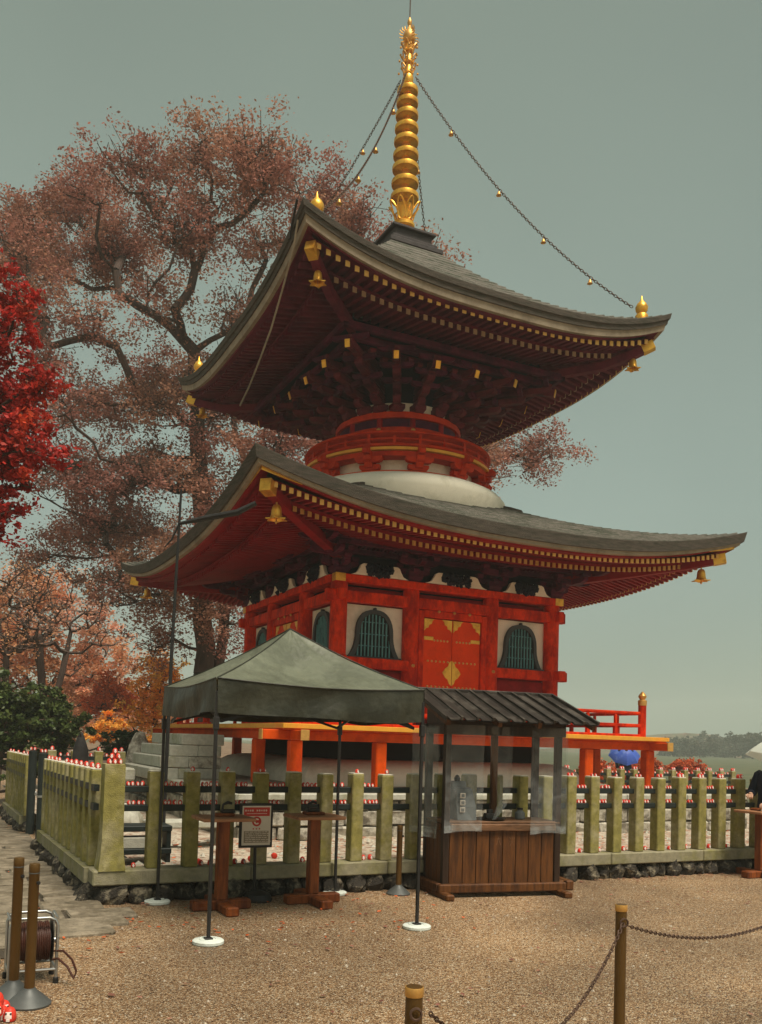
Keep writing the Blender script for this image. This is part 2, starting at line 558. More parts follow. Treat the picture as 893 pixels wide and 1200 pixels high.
ORD = ['first', 'second', 'third', 'fourth', 'fifth', 'sixth', 'seventh', 'eighth', 'ninth', 'tenth', 'eleventh', 'twelfth', 'thirteenth', 'fourteenth', 'fifteenth', 'sixteenth', 'seventeenth', 'eighteenth', 'nineteenth', 'twentieth', 'twenty-first', 'twenty-second', 'twenty-third', 'twenty-fourth', 'twenty-fifth']

# ================================================================== GROUND
def ground_z(x, y):
    s = min(1, max(0, (-6.2 - x) / 1.2))
    return -.017 * max(0., min(y, 14) + 7.5) * s
xs = np.concatenate([[-380, -200, -100, -60, -40, -30, -24], np.arange(-20, 12.1, 1.), [16, 22, 30, 45, 70, 110, 200, 380]])
ys = np.concatenate([[-380, -200, -100, -60, -40, -30], np.arange(-22, 16.1, 1.), [20, 26, 34, 45, 70, 110, 200, 380]])
obj('ground', MB().grid([[(x, y, ground_z(x, y)) for y in ys] for x in xs][::-1]), GRAVEL, kind='structure')
# forest floor beyond the precinct, a sheet over the gravel
g = [[(x, y, ground_z(x, y) + .02 + .25 * max(0, (y - 12) / 20)) for y in (9.5, 12, 16, 22, 32, 60, 110)] for x in (-90, -60, -40, -25, -15, -8, 0, 8, 16, 24)]
MEAD = mat('misty_meadow_grass', (.075, .088, .045), .9, .3, .5, (.11, .10, .055), .4, .2)
obj('meadow', MB().grid([[(x, y, .012 + .0 * x) for y in (9.6, 14, 22, 40, 90, 200, 370)] for x in (24, 30, 45, 80, 150, 370)][::-1]), MEAD, kind='structure')
obj('meadow', MB().grid([[(x, y, .014) for y in (-30, -10, 0, 9.6)] for x in (12.5, 20, 40, 100, 370)][::-1]), MEAD, kind='structure')
obj('forest_ground', MB().grid(g[::-1]), DIRT, kind='structure')

# inner court behind the fence
obj('court_ground', MB().grid([[(x, y, .22 + .03 * math.sin(x * 3.1 + y * 1.7)) for y in np.linspace(-7.42, 7.6, 22)] for x in np.linspace(-6.98, 11, 26)][::-1]), INNER, kind='structure')

# stone path along the left fence
path = obj('stone_path', MB().grid([[(x - max(0, min(1, (-8.4 - y))) * (.75 if x > -9 else 0), y, ground_z(x, y) + .006) for y in np.arange(-9.4, 11, .5)] for x in (-13, -11, -9.2, -8.2, -7.25)][::-1]), mat('path_bed', (.06, .048, .034), .8, .4, 8), kind='structure')
rows = -9.55
slabn = 0
rs = random.Random(5)
while rows < 5 and slabn < 260:
    d = rs.uniform(.26, .40)
    x = -7.06 if rows > -8.05 else -6.85 - .55 * max(0, -8.35 - rows)
    if rows < -8.9:
        x = -7.55 - (-8.9 - rows) * .75
    while x > -11.6:
        wdt = rs.uniform(.45, .95)
        mb = MB()
        cx, cy = x - wdt / 2, rows + d / 2
        zz = ground_z(cx, cy)
        slope = (ground_z(cx, cy + .2) - ground_z(cx, cy - .2)) / .4
        mb.box((0, 0, 0), (wdt - .034, d - .034, .07), .014)
        for v in mb.v:
            v[2] += rs.uniform(-.008, .008) + v[1] * slope
            v[0] += rs.uniform(-.008, .008); v[1] += rs.uniform(-.008, .008)
        me, og = mb.mesh('paving_stone', PAVE)
        place('paving_stone', me, (cx + og[0], cy + og[1], zz - .012 + rs.uniform(-.004, .004) + og[2] + .012), path)
        slabn += 1
        x -= wdt
    rows += d

# hills
def hill(name, cx, cy, rx_, ry_, h, seed, m):
    r = np.random.RandomState(seed)
    ph = r.uniform(0, 6, 6)
    G = []
    for a in np.linspace(0, 2 * PI, 49):
        row = []
        for q in np.linspace(0, 1, 13):
            hh = h * (math.cos(q * PI) * .5 + .5) * (1 + .12 * math.sin(3 * a + ph[0]) + .08 * math.sin(7 * a + ph[1] + 5 * q))
            row.append((cx + rx_ * q * math.cos(a), cy + ry_ * q * math.sin(a), hh - .3))
        G.append(row)
    obj(name, MB().grid(G), m, kind='structure', smooth=True)
hill('hill', -25, 90, 60, 40, 8.5, 3, FIELD)
hill('hill', 235, 215, 70, 50, 7.0, 4, FIELD)

# ================================================================== TREES
def leaf_mesh(C, rng, size, aspect=.55):
    """C: n x 3 leaf centres -> verts and quads of small folded leaves, randomly turned"""
    n = len(C)
    d = rng.normal(size=(n, 3)); d[:, 2] *= .6
    d /= np.linalg.norm(d, axis=1)[:, None]
    u = rng.normal(size=(n, 3))
    u -= d * (u * d).sum(1)[:, None]
    u /= np.linalg.norm(u, axis=1)[:, None]
    s = size * rng.uniform(.6, 1.4, n)[:, None]
    V = np.stack([C - d * s, C + u * s * aspect, C + d * s, C - u * s * aspect], 1).reshape(-1, 3)
    return V
def quads_object(name, V, m, parent=None, kind=None):
    n = len(V) // 4
    og = V.mean(0)
    me = bpy.data.meshes.new(name)
    me.vertices.add(len(V))
    me.vertices.foreach_set('co', (V - og).ravel())
    me.loops.add(len(V))
    me.loops.foreach_set('vertex_index', np.arange(len(V)))
    me.polygons.add(n)
    me.polygons.foreach_set('loop_start', np.arange(n) * 4)
    me.materials.append(m)
    me.update(calc_edges=True)
    return place(name, me, og, parent, kind=kind)

def tree(name, label, cat, trunk_paths, lobes, leaf, lm, seed, n_clu, per, size, r_twig=.014, group=None, spread=1., bark=None, twigs=5, flat=.7, shell=.45, max_r=.5, rmax=1.05):
    """trunk_paths: polylines (first starts at the ground); lobes: (x, y, z, r) puffs of foliage;
    clusters are scattered in the lobes and joined to the nearest limb, limbs thicken by the twigs they carry"""
    rng = np.random.RandomState(seed)
    base = trunk_paths[0][0]
    root = thing(name, label, cat, base, group)
    P, par = [], []
    def addp(p, q):
        P.append(np.array(p, float)); par.append(q)
        return len(P) - 1
    for ti, pth in enumerate(trunk_paths):
        pts = [np.array(p, float) for p in pth]
        if ti == 0:
            cur = addp(pts[0], -1)
        else:
            cur = int(np.argmin([np.linalg.norm(p - pts[0]) for p in P]))
        for a, b in zip(pts[:-1], pts[1:]):
            L = np.linalg.norm(b - a)
            k = max(2, int(L / .8))
            for i in range(1, k + 1):
                cur = addp(a + (b - a) * i / k + rng.normal(0, .02 * L, 3) * (i < k), cur)
    lob = np.array(lobes, float)
    wts = lob[:, 3] ** 2
    pick = rng.choice(len(lob), n_clu, p=wts / wts.sum())
    dirs = rng.normal(size=(n_clu, 3)); dirs /= np.linalg.norm(dirs, axis=1)[:, None]
    rad = rng.uniform(shell, rmax, n_clu)
    CL = lob[pick, :3] + dirs * (rad * lob[pick, 3])[:, None] * np.array([1, 1, .85])
    CL = CL[CL[:, 2] > base[2] + .25]
    cr_ = lob[pick, 3][:len(CL)]
    top = np.array(trunk_paths[0][-1], float)
    order = np.argsort(np.linalg.norm(CL - top, axis=1))
    ends = []
    for ci in order:
        c = CL[ci]
        A = np.array(P)
        dv = c - A
        dist = np.linalg.norm(dv, axis=1)
        cost = dist + 1.2 * np.maximum(0, -dv[:, 2]) - .35 * np.minimum(dv[:, 2], 3.)
        cost[0] += 5
        q = int(np.argmin(cost))
        a = P[q]
        L = np.linalg.norm(c - a)
        k = max(2, int(L / .55))
        sagv = np.array([0, 0, -.12 * L]) + rng.normal(0, .09 * L, 3)
        cur = q
        for i in range(1, k + 1):
            t = i / k
            cur = addp(a + (c - a) * t + sagv * 4 * t * (1 - t) + rng.normal(0, .03 * L, 3) * (i < k), cur)
        ends.append(cur)
    for e_ in list(ends):
        for _ in range(twigs):
            c = P[e_]
            d = rng.normal(size=3); d[2] = abs(d[2]) * .6
            L = spread * rng.uniform(.5, 1.0)
            cur = e_
            for i in (1, 2):
                cur = addp(c + d / np.linalg.norm(d) * L * i / 2 + rng.normal(0, .06, 3) * L, cur)
    N = len(P)
    R2 = np.zeros(N)
    child = np.zeros(N, int)
    for i in range(N):
        if par[i] >= 0:
            child[par[i]] += 1
    R2[child == 0] = r_twig ** 2
    for i in range(N - 1, 0, -1):
        R2[i] = max(R2[i], r_twig ** 2)
        R2[par[i]] += R2[i]
    rr = np.minimum(np.sqrt(R2) ** .92 * r_twig ** .08, max_r)
    A = np.array(P); pa = np.array(par)
    idx = np.where(pa >= 0)[0]
    a, b = A[pa[idx]], A[idx]
    ra = np.minimum(rr[pa[idx]], rr[idx] * 1.35); rb = rr[idx]
    T = b - a; Ln = np.linalg.norm(T, axis=1)[:, None] + 1e-9; T = T / Ln
    ref = np.where(np.abs(T[:, 2:3]) < .9, np.array([[0, 0, 1.]]), np.array([[1., 0, 0]]))
    u = np.cross(T, ref); u /= np.linalg.norm(u, axis=1)[:, None]
    w_ = np.cross(T, u)
    big = rb > .06
    Vs = []
    for sel, ns in ((big, 8), (~big, 4)):
        if not sel.any():
            continue
        ang = np.arange(ns) * 2 * PI / ns
        ringa = a[sel][:, None] - (T * Ln * .04)[sel][:, None] + ra[sel][:, None, None] * (np.cos(ang)[None, :, None] * u[sel][:, None] + np.sin(ang)[None, :, None] * w_[sel][:, None])
        ringb = b[sel][:, None] + rb[sel][:, None, None] * (np.cos(ang)[None, :, None] * u[sel][:, None] + np.sin(ang)[None, :, None] * w_[sel][:, None])
        nx = np.roll(ringa, -1, 1), np.roll(ringb, -1, 1)
        Vs.append(np.stack([ringa, nx[0], nx[1], ringb], 2).reshape(-1, 3))
    quads_object('trunk', np.concatenate(Vs), bark or TRUNK, root)
    if per:
        E_ = A[ends]
        cc = []
        for i, e_ in enumerate(E_):
            n = int(per * rng.uniform(.55, 1.45))
            # several little sprays in a cluster, so that light and gaps come through
            ns = 5
            sp_ = e_ + rng.normal(0, spread * .55, (ns, 3)) * np.array([1, 1, flat])
            cc.append(sp_[rng.randint(0, ns, n)] + rng.normal(0, spread * .21, (n, 3)) * np.array([1, 1, flat]))
        C_ = np.concatenate(cc)
        C_ = C_[C_[:, 2] > base[2] + .03]
        quads_object('crown', leaf_mesh(C_, rng, size), lm, root, kind='stuff')
    return root

ZL = [(-.9,11.6,11.6,1.0),(-.6,11.5,13.2,1.0),(-.1,11.4,8.2,1.0),(-1.3,11.8,9.8,.9),(.9,11.2,10.2,.9),(-4.0,14,8.6,1.3),(-3.2,14,6.4,1.2),(-5.2,15,7.4,1.0),(-6.9,13.6,17.0,1.0),(-6.6,12.8,15.6,1.1),(-6.6,14.6,18.6,1.1),(-6.2,13.5,13.9,1.0),(-5.6,12.6,11.6,1.1),(-5.2,13.4,9.6,1.0),(-3.0,13.0,10.0,1.2),(-2.6,13.0,12.6,1.2),(.2,11.6,9.0,1.2),(-.6,11.6,6.4,1.0),(-1.6,11.6,20.4,1.74),(0.2,9.8,19.5,1.63),(2.6,11.0,19.8,1.60),(3.2,8.9,18.2,0.96),(-3.8,11.4,19.3,1.34),(-4.6,14.0,19.6,1.0),(-4.3,18.2,21.6,1.64),(-5.6,18.0,19.0,1.53),(-3.4,16.6,19.3,1.74),(-1.9,11.8,18.1,1.54),(1.0,12.8,18.9,1.51),(-6.1,14.3,15.3,0.85),(-4.4,12.7,14.5,1.24),(-2.7,11.4,15.3,0.95),(-0.4,11.1,15.3,0.98),(-5.1,18.8,15.2,0.82),(-3.6,17.5,14.0,1.28),(-1.4,16.2,14.7,1.44),(0.7,15.2,14.1,1.44),(1.3,10.4,11.2,1.11),(-4.1,13.8,10.4,1.28),(-1.8,15.2,11.4,1.38),(0.1,15.1,10.8,1.41),(-4.1,18.1,9.1,1.23),(-1.9,17.2,9.4,1.46),(-1.3,10.9,7.3,1.22),(1.7,13.5,7.8,1.22),(-1.2,15.4,6.6,1.24),(-2.6,14.8,7.3,1.05),(-0.3,11.2,5.5,1.11),(-1.7,14.2,4.6,0.89),(7.6,8.6,11.7,1.03),(11.9,11.1,12.9,0.92),(9.7,11.6,12.7,1.29),(9.0,9.5,10.7,0.75),(5.2,9.1,17.0,1.42),(5.5,13.7,16.2,1.63),(7.3,10.3,15.0,1.52)]
ZT = [[(0, 13.2, .1), (-.1, 13.2, 2.0), (-.3, 13.1, 6.4), (-.5, 13.1, 9.3), (-.8, 13.1, 12.2), (-1.0, 13.1, 14.8)],
      [(0, 13.2, 2.0), (.5, 12.7, 6.7), (1.2, 12.3, 9.3), (1.9, 11.9, 11.7), (2.3, 11.6, 14.1)],
      [(-1.0, 13.1, 14.8), (-1.8, 13.4, 15.6), (-2.8, 13.9, 16.3)], [(-1.0, 13.1, 14.8), (0, 12.6, 15.5), (.7, 12.2, 16.3)],
      [(1.2, 12.3, 9.3), (.3, 12.7, 13), (-.5, 12.8, 15.8)], [(1.9, 11.9, 11.7), (5.0, 11.6, 12.4), (8.5, 11.2, 12.2)]]
tree('zelkova_tree', 'huge russet-leaved tree towering behind the left side of the red pagoda', 'tree', ZT, ZL, 0, LZEL, 11, 540, 390, .054, spread=.98, r_twig=.010, max_r=.38, shell=.15, rmax=.86)
ML = [(-8.0,-3.2,7.4,0.41),(-7.9,-2.7,7.0,0.47),(-7.6,-3.4,6.3,0.35),(-7.9,-2.4,6.3,0.59),(-7.7,-3.3,5.5,0.59),(-7.4,-3.7,5.2,0.26),(-7.8,-2.9,5.1,0.47),(-7.8,-3.2,4.4,0.33),(-8.5,-2.9,6.9,0.70),(-8.5,-2.9,5.5,0.82),(-8.4,-2.9,4.6,0.59),(-8.3,-2.6,8.3,0.41)]
tree('maple_tree', 'scarlet maple whose branches reach in from the left edge above the path', 'tree', [[(-9.9, -2.2, -.12), (-9.7, -2.3, 2.4), (-9.2, -2.6, 4.6), (-8.7, -2.8, 6.2), (-8.4, -2.8, 7.6)], [(-9.2, -2.6, 4.6), (-8.3, -2.9, 4.9), (-7.7, -3.1, 5.2)]], ML, 0, LRED, 21, 130, 190, .040, spread=.27, r_twig=.006, max_r=.13, shell=.2, twigs=3)
BL = [(-6.4,9.4,5.5,0.82),(-5.4,10.0,5.7,0.82),(-4.9,8.7,4.8,0.70),(-6.7,8.5,4.2,0.82),(-4.5,8.5,4.3,0.59),(-5.7,9.1,4.6,0.82),(-4.8,9.8,3.7,0.59),(-7.0,9.7,5.2,0.70),(-7.7,10.0,4.7,0.94)]
tree('bare_tree', 'nearly bare dark-limbed tree rising behind the glossy green bush', 'tree', [[(-5.7, 9.2, -.25), (-5.75, 9.2, 1.5), (-5.9, 9.3, 2.9), (-6.0, 9.3, 4.2)], [(-5.75, 9.2, 1.5), (-5.4, 9.1, 3.2), (-5.2, 9.2, 4.4)]], BL, 0, LPINK, 31, 80, 16, .04, spread=.5, r_twig=.009, max_r=.10, twigs=4)
tree('bare_tree', 'second bare tree, at the left edge just left of the darker bare tree', 'tree', [[(-6.9, 9.9, -.25), (-6.8, 9.8, 1.5), (-6.8, 9.8, 3.1), (-6.9, 9.8, 4.2)]], [(x - 1.1, y + .7, z, r) for x, y, z, r in BL[:6]], 0, LPINK, 32, 60, 16, .04, spread=.5, r_twig=.009, max_r=.085, twigs=4)
def ground_tree(name, label, lobes, lm, seed, n, per, size, spread, tr=.15, group=None, twig=.012, cat='tree', shell=.3, z0=0.):
    L = np.array(lobes)
    c = L[:, :3].mean(0)
    zt = c[2] * .8
    b = (c[0], c[1], z0)
    tree(name, label, cat, [[b, (c[0] + .1, c[1], z0 + (zt - z0) * .5), (c[0], c[1], zt)]], lobes, 0, lm, seed, n, per, size, spread=spread, r_twig=twig, max_r=tr, group=group, twigs=2, shell=shell)
ground_tree('autumn_tree', 'tall dusty-pink autumn tree far behind the bare trees', [(-4.6,26.2,7.7,1.96),(-2.8,25.4,6.2,1.76),(-5.6,26.7,5.3,2.35),(-1.6,24.9,4.3,1.57),(-3.7,25.9,3.8,2.35),(-7.4,27.5,6.0,2.74),(-1.0,24.5,5.5,1.37)], LPINK, 41, 150, 190, .085, .85, .25, z0=.2)
ground_tree('autumn_tree', 'low broad pinkish tree on the slope behind the orange tree', [(-0.7,35.6,3.0,1.96),(1.5,34.5,3.0,1.96),(-2.4,36.4,1.9,1.96),(3.7,33.5,2.6,1.96)], LPINK, 42, 90, 190, .10, .85, .25, z0=.3)
ground_tree('autumn_tree', 'golden orange autumn tree beside the pagoda stone steps', [(-1.6,16.1,3.5,0.81),(-1.1,15.9,2.7,0.88),(-1.8,16.2,2.2,0.81),(-0.8,16.8,3.9,0.69),(-0.3,16.6,3.1,0.94)], LORG, 43, 60, 150, .06, .46, .13, z0=.1)
ground_tree('autumn_tree', 'small red-orange tree left of the golden orange one', [(-2.1,20.7,3.5,0.70),(-1.6,20.5,2.8,0.78),(-2.4,20.9,2.8,0.56)], LREDO, 44, 36, 140, .06, .42, .1, z0=.1)
ground_tree('shrub', 'yellowing low shrub behind the round dark bush', [(-3.9,11.7,1.5,0.42),(-3.6,11.5,1.8,0.37),(-2.7,11.2,1.4,0.42),(-3.3,11.4,.8,.5)], LORG, 45, 30, 220, .05, .26, .05, cat='shrub')
ground_tree('shrub', 'big glossy evergreen bush behind the far end of the side fence', [(-6.8,5.9,2.1,0.56),(-6.2,6.0,2.2,0.60),(-5.9,5.4,1.8,0.44),(-6.9,6.0,1.5,0.60),(-6.4,5.7,1.6,0.60),(-5.7,5.7,1.4,0.36),(-7.1,6.5,2.7,0.48),(-7.6,6.2,2.1,0.80),(-6.4,5.8,.8,.7),(-7.6,6,.9,.7)], LGRN, 46, 130, 190, .06, .26, .08, cat='shrub', z0=-.2)
ground_tree('shrub', 'small round dark green bush right of the black stone', [(-4.6,4.3,1.4,0.35),(-4.8,4.7,1.3,0.23),(-4.4,4.2,1.4,0.23),(-4.6,4.4,.9,.4)], LDRK, 47, 36, 220, .032, .16, .04, cat='shrub', z0=.2)
for i, (x, y, z) in enumerate([(12.6,7.3,1.05),(19.6,10.6,1.30),(18.3,11.4,1.25)]):
    z -= .25
    ground_tree('maple_shrub', ['red-orange maple bush behind the blue umbrella', 'broad red-orange maple bush right of the veranda corner', 'small red-orange maple bush just left of the broad one'][i], [(x - .35, y, z - .25, .32 if i else .45), (x + (.45 if i == 1 else .2), y, z - .28, .34), (x + .05, y, z - .1, .36)], LREDO, 50 + i, 36, 240, .05, .3, .06, cat='shrub', group='red maple bushes beyond the court')
rt = random.Random(9)
FARS = [(76.2,66.0),(71.5,59.3),(98.5,82.1),(93.9,75.4),(89.0,68.8),(84.0,62.3),(78.7,56.0),(108.0,77.6),(102.8,71.2),(97.4,64.9),(91.8,58.7)]
FAR = [(-8.5 + (x + 8.5) * 2.1, -16 + (y + 16) * 2.1) for x, y in FARS]
FARL = ['leftmost and smallest of the misty trees on the far ridge', 'broad misty tree right of the smallest one on the far ridge']
for i, (x, y) in enumerate(FAR):
    h = rt.uniform(4.8, 6.0) + (2.2 if i in (3, 6) else 0)
    lb = [(x + rt.uniform(-4.5, 4.5), y + rt.uniform(-4, 4), h * rt.uniform(.25, .72), rt.uniform(1.6, 2.6)) for _ in range(9)] + [(x, y, h * .8, 1.3)]
    tr_lab = FARL[i] if i < 2 else f'{ORD[i]} misty grey-green tree from the left on the far ridge'
    ground_tree('far_tree', tr_lab, lb, LFAR, 70 + i, 80, 130, .26, 1.0, .25, cat='tree', twig=.05, group='misty trees on the far ridge')

# ================================================================== PAGODA
pag = thing('pagoda', 'red two-storey pagoda with round white dome and golden spire on a stone terrace', 'pagoda', (0, 0, .84))
def side(j):
    return rz(j * PI / 2)
def part(name, mb, mats, parent=pag, smooth=False, kind=None):
    return obj(name, mb, mats, parent, smooth, kind)

# ---- veranda
vf = MB()
vf.box((0, 0, 1.765), (7.62, 7.62, .07), .006)
part('veranda_floor', vf, ORNG)
for j in range(4):
    mb = MB(side(j)); mb.box((0, -3.82, 1.79), (7.70, .05, .075), .006); part('floor_edge', mb, EDGEY)
    mb = MB(side(j)); mb.box((0, -3.60, 1.655), (8.2, .13, .15), .012)
    p = part('veranda_beam', mb, ORNG)
    for s in (-1, 1):
        mb = MB(side(j)); mb.box((s * 4.107, -3.60, 1.655), (.02, .136, .156), .004); part('beam_cap', mb, OLDG, p)
    for x in (-3.55, -2.1, 2.1, 3.55):
        if j % 2 and abs(x) > 3:
            continue
        mb = MB(side(j)); mb.box((x, -3.6, 1.21), (.19, .19, .742), .02); part('veranda_pillar', mb, ORNG)
    mb = MB(side(j)); mb.box((0, -3.60, 1.36), (7.0, .07, .12), .01)
    # joists under the floor
    mb = MB(side(j))
    for x in np.arange(-3.4, 3.41, .4):
        mb.box((x, -3.2, 1.69), (.07, .9, .08))
    part('floor_joists', mb, CRIM, kind='stuff')
    # railing, open at the middle where the steps arrive
    for s in (-1, 1):
        if True:
            x0, x1 = 1.15, 3.5
            mb = MB(side(j)); mb.box((s * (x0 + x1) / 2, -3.5, 1.84), (x1 - x0, .075, .075), .008); part('railing_rail', mb, VERM)
            mb = MB(side(j)); mb.box((s * (x0 + x1) / 2, -3.5, 2.04), (x1 - x0, .06, .06), .008); part('railing_rail', mb, VERM)
            mb = MB(side(j)); mb.tube([(s * x0, -3.5, 2.27), (s * x1, -3.5, 2.27)], .033, 10); part('railing_rail', mb, VERM)
            for x in (1.5, 2.2, 2.85):
                mb = MB(side(j)); mb.box((s * x, -3.5, 1.94), (.07, .07, .15), .006); part('railing_strut', mb, VERM)
                mb = MB(side(j)); mb.box((s * x, -3.5, 2.152), (.05, .05, .17), .006); part('railing_strut', mb, VERM)
    mb = MB(side(j)); mb.tube([(3.5, -3.5, 1.80), (3.5, -3.5, 2.42)], .075, 12)
    po = part('newel_post', mb, VERM, smooth=True)
    mb = MB(side(j)); mb.lathe([(.08, 0), (.082, .09), (.07, .1), (.045, .115), (.07, .15), (.075, .18), (.05, .22), (.012, .26), (.0, .27)], 16, (3.5, -3.5, 2.42)); part('newel_cap', mb, OLDG, po, True)

# white plaster mound under the veranda
mb = MB()
prof = [(2.95, .84), (2.93, 1.0), (2.86, 1.12), (2.74, 1.2), (2.55, 1.245), (2.3, 1.26), (1.0, 1.27)]
G = []
for k, z in prof:
    row = []
    for j in range(4):
        for t in np.linspace(-1, 1, 13)[:-1]:
            rr = .35
            x, y = t * k, -k
            q = max(0, abs(x) - (k - rr))
            y += rr - math.sqrt(max(0, rr * rr - q * q)) if q > 0 else 0
            row.append(side(j) @ np.array([x, y, z]))
    row.append(row[0])
    G.append(row)
mb.grid(np.array(G)); part('plaster_mound', mb, WHITE, smooth=True)
mb = MB(); mb.box((0, 0, 1.5), (4.3, 4.3, .5)); part('floor_core', mb, BLACK)

# ---- lower body
PX = [-2.29, -.86, .86, 2.29]
seen = set()
for j in range(4):
    for x in PX:
        p = side(j) @ np.array([x, -2.29, 0])
        key = (round(p[0], 2), round(p[1], 2))
        if key in seen:
            continue
        seen.add(key)
        mb = MB(); mb.lathe([(.15, 1.8), (.15, 4.3), (.13, 4.36)], 20, (p[0], p[1], 0)); part('pillar', mb, VERM, smooth=True)
core = MB(); core.box((0, 0, 3.0), (4.36, 4.36, 2.6)); part('wall_core', core, CRIM)
def nail(parent, M, p, r=.042):
    mb = MB(M)
    V = np.array(mb.M @ np.array(p))
    q = MB(M @ rx(PI / 2), M @ np.array(p)); q.lathe([(r, 0), (r * .9, r * .4), (r * .5, r * .75), (0, r * .85)], 10); part('nail_cover', q, OLDG, parent, True)
for j in range(4):
    M = side(j)
    half = 2.62 if j % 2 == 0 else 2.60
    mb = MB(M); mb.box((0, -2.30, 4.40), (4.86 if j % 2 == 0 else 4.47, .32 if j % 2 == 0 else .316, .135), .012); top = part('plate_beam', mb, VERM)
    mb = MB(M); mb.box((0, -2.33, 4.10 + .004 * (j % 2)), (5.12, .13, .20), .014); hb = part('head_beam', mb, VERM)
    for x in PX:
        nail(hb, M, (x, -2.397, 4.11))
    mb = MB(M); mb.box((0, -2.30, 2.12), (5.0, .17, .2), .014); part('foot_beam', mb, VERM)
    for s in (-1, 1):
        xc = s * 1.575
        mb = MB(M); mb.box((xc + s * .12, -2.335, 2.955 + .004 * (j % 2)), (1.84, .16, .185), .014); sb = part('sill_beam', mb, VERM)
        for x in (s * .86, s * 2.29):
            nail(sb, M, (x, -2.417, 2.96))
        mb = MB(M); mb.box((xc, -2.20, 3.52), (1.18, .05, .93)); part('wall_panel', mb, WHITE)
        mb = MB(M); mb.box((xc, -2.21, 2.52), (1.18, .05, .62)); part('wall_board', mb, CRIM)
        # bell-shaped window
        def bell(wb, wt, h, n=14):
            pts = []
            for i in range(n + 1):               # right side, bottom to top
                t = i / n
                if t < .42:
                    q = t / .42
                    x = wb - (wb - wt) * (1 - (1 - q) ** 2.2)
                    z = h * .50 * q
                else:
                    q = (t - .42) / .58
                    a = q * PI / 2
                    x = wt * math.cos(a) ** .8 if q < 1 else 0
                    z = h * (.50 + .5 * math.sin(a) ** .95)
                pts.append((x, z))
            return pts + [(-x, z) for x, z in pts[-2::-1]]
        outer, inner = bell(.50, .365, .85), bell(.405, .30, .775)
        o = M @ np.array([xc, -2.232, 3.062])
        mb = MB(); mb.ring(outer, inner, o, M @ np.array([1., 0, 0]), (0, 0, 1), M @ np.array([0, -.075, 0])); wn = part('window', mb, FRAME)
        mb = MB(); mb.prism(inner, o, M @ np.array([1., 0, 0]), (0, 0, 1), M @ np.array([0, -.012, 0])); part('window_backing', mb, BLACK, wn)
        mb = MB(M); mb.box((xc, -2.30, 3.062), (1.06, .09, .035), .008); part('window_sill', mb, FRAME, wn)
        mb = MB(M); mb.box((xc, -2.275, 3.925), (.05, .075, .05), .012); part('window_crest', mb, FRAME, wn)
        def topz(x):
            P = [p for p in inner[:len(inner) // 2 + 1]]
            for (xa, za), (xb, zb) in zip(P[:-1], P[1:]):
                if xb <= abs(x) <= xa:
                    return za + (zb - za) * (xa - abs(x)) / (xa - xb + 1e-9)
            return .775
        for i in range(10):
            x = -.315 + i * .07
            h = topz(x) if abs(x) < .30 else .38
            mb = MB(M); mb.box((xc + x, -2.262, 3.062 + h / 2), (.026, .03, h), .004); part('lattice_bar', mb, SLATE, wn)
        for z in (.21, .42, .63):
            hw = .29 if z < .6 else .22
            mb = MB(M); mb.box((xc, -2.250, 3.062 + z), (hw * 2, .016, .016)); part('lattice_rail', mb, SLATE, wn)
    # doors
    mb = MB(M)
    for s in (-1, 1):
        mb.box((s * .675, -2.31, 3.0), (.11, .14, 1.96), .01)
    mb.box((0, -2.31, 3.93), (1.24, .135, .13), .01)
    mb.box((0, -2.31, 2.25), (1.24, .135, .09), .01)
    part('door_frame', mb, VERM, kind=None)
    for s in (-1, 1):
        mb = MB(M); mb.box((s * .307, -2.30, 3.07), (.604, .07, 1.56), .008); dp = part('door_leaf', mb, DOOR)
        y = -2.336
        tri = [(0, 0), (s * .21, 0), (s * .17, -.035), (s * .155, -.09), (s * .10, -.11), (s * .09, -.16), (s * .04, -.175), (0, -.22)]
        for x0, sg in ((s * .015, 1), (s * .60, -1)):
            mb = MB(); mb.prism([(a * sg * 1., b) for a, b in tri], M @ np.array([x0, y, 3.845]), M @ np.array([1., 0, 0]), (0, 0, 1), M @ np.array([0, -.012, 0])); part('corner_fitting', mb, GOLD, dp)
        mb = MB(M); mb.box((s * .50, y - .006, 3.49), (.2, .016, .072), .007); part('hinge_strap', mb, GOLD, dp)
        half = [(0, .23), (s * .05, .19), (s * .075, .12), (s * .13, .085), (s * .19, 0), (s * .13, -.085), (s * .075, -.12), (s * .05, -.19), (0, -.23)]
        mb = MB(); mb.prism(half, M @ np.array([s * .006, y, 2.88]), M @ np.array([1., 0, 0]), (0, 0, 1), M @ np.array([0, -.014, 0])); part('lock_plate', mb, GOLD, dp)
        q = MB()
        for z, xs_ in ((3.46, (.1, .17, .24, .31, .38)), (3.08, np.arange(.08, .58, .085)), (2.62, np.arange(.08, .58, .085))):
            for x in xs_:
                q.M, q.T = M @ rx(PI / 2), M @ np.array([s * x, y, z])
                q.lathe([(.023, 0), (.018, .014), (0, .021)], 6)
        part('door_studs', q, CAPG, dp, kind='stuff')
    for x in (-.33, 0, .33):
        nail(hb, M, (x, -2.397, 3.98), .03)
    # gilt plates on the beam ends
    for s in (-1, 1):
        if j % 2 == 0:
            mb = MB(M); mb.box((s * 2.345, -2.463, 4.40), (.19, .012, .14), .004); part('gilt_plate', mb, GOLD, top)
            mb = MB(M); mb.box((s * 2.434, -2.385, 4.40), (.012, .15, .139), .004); part('gilt_plate', mb, GOLD, top)

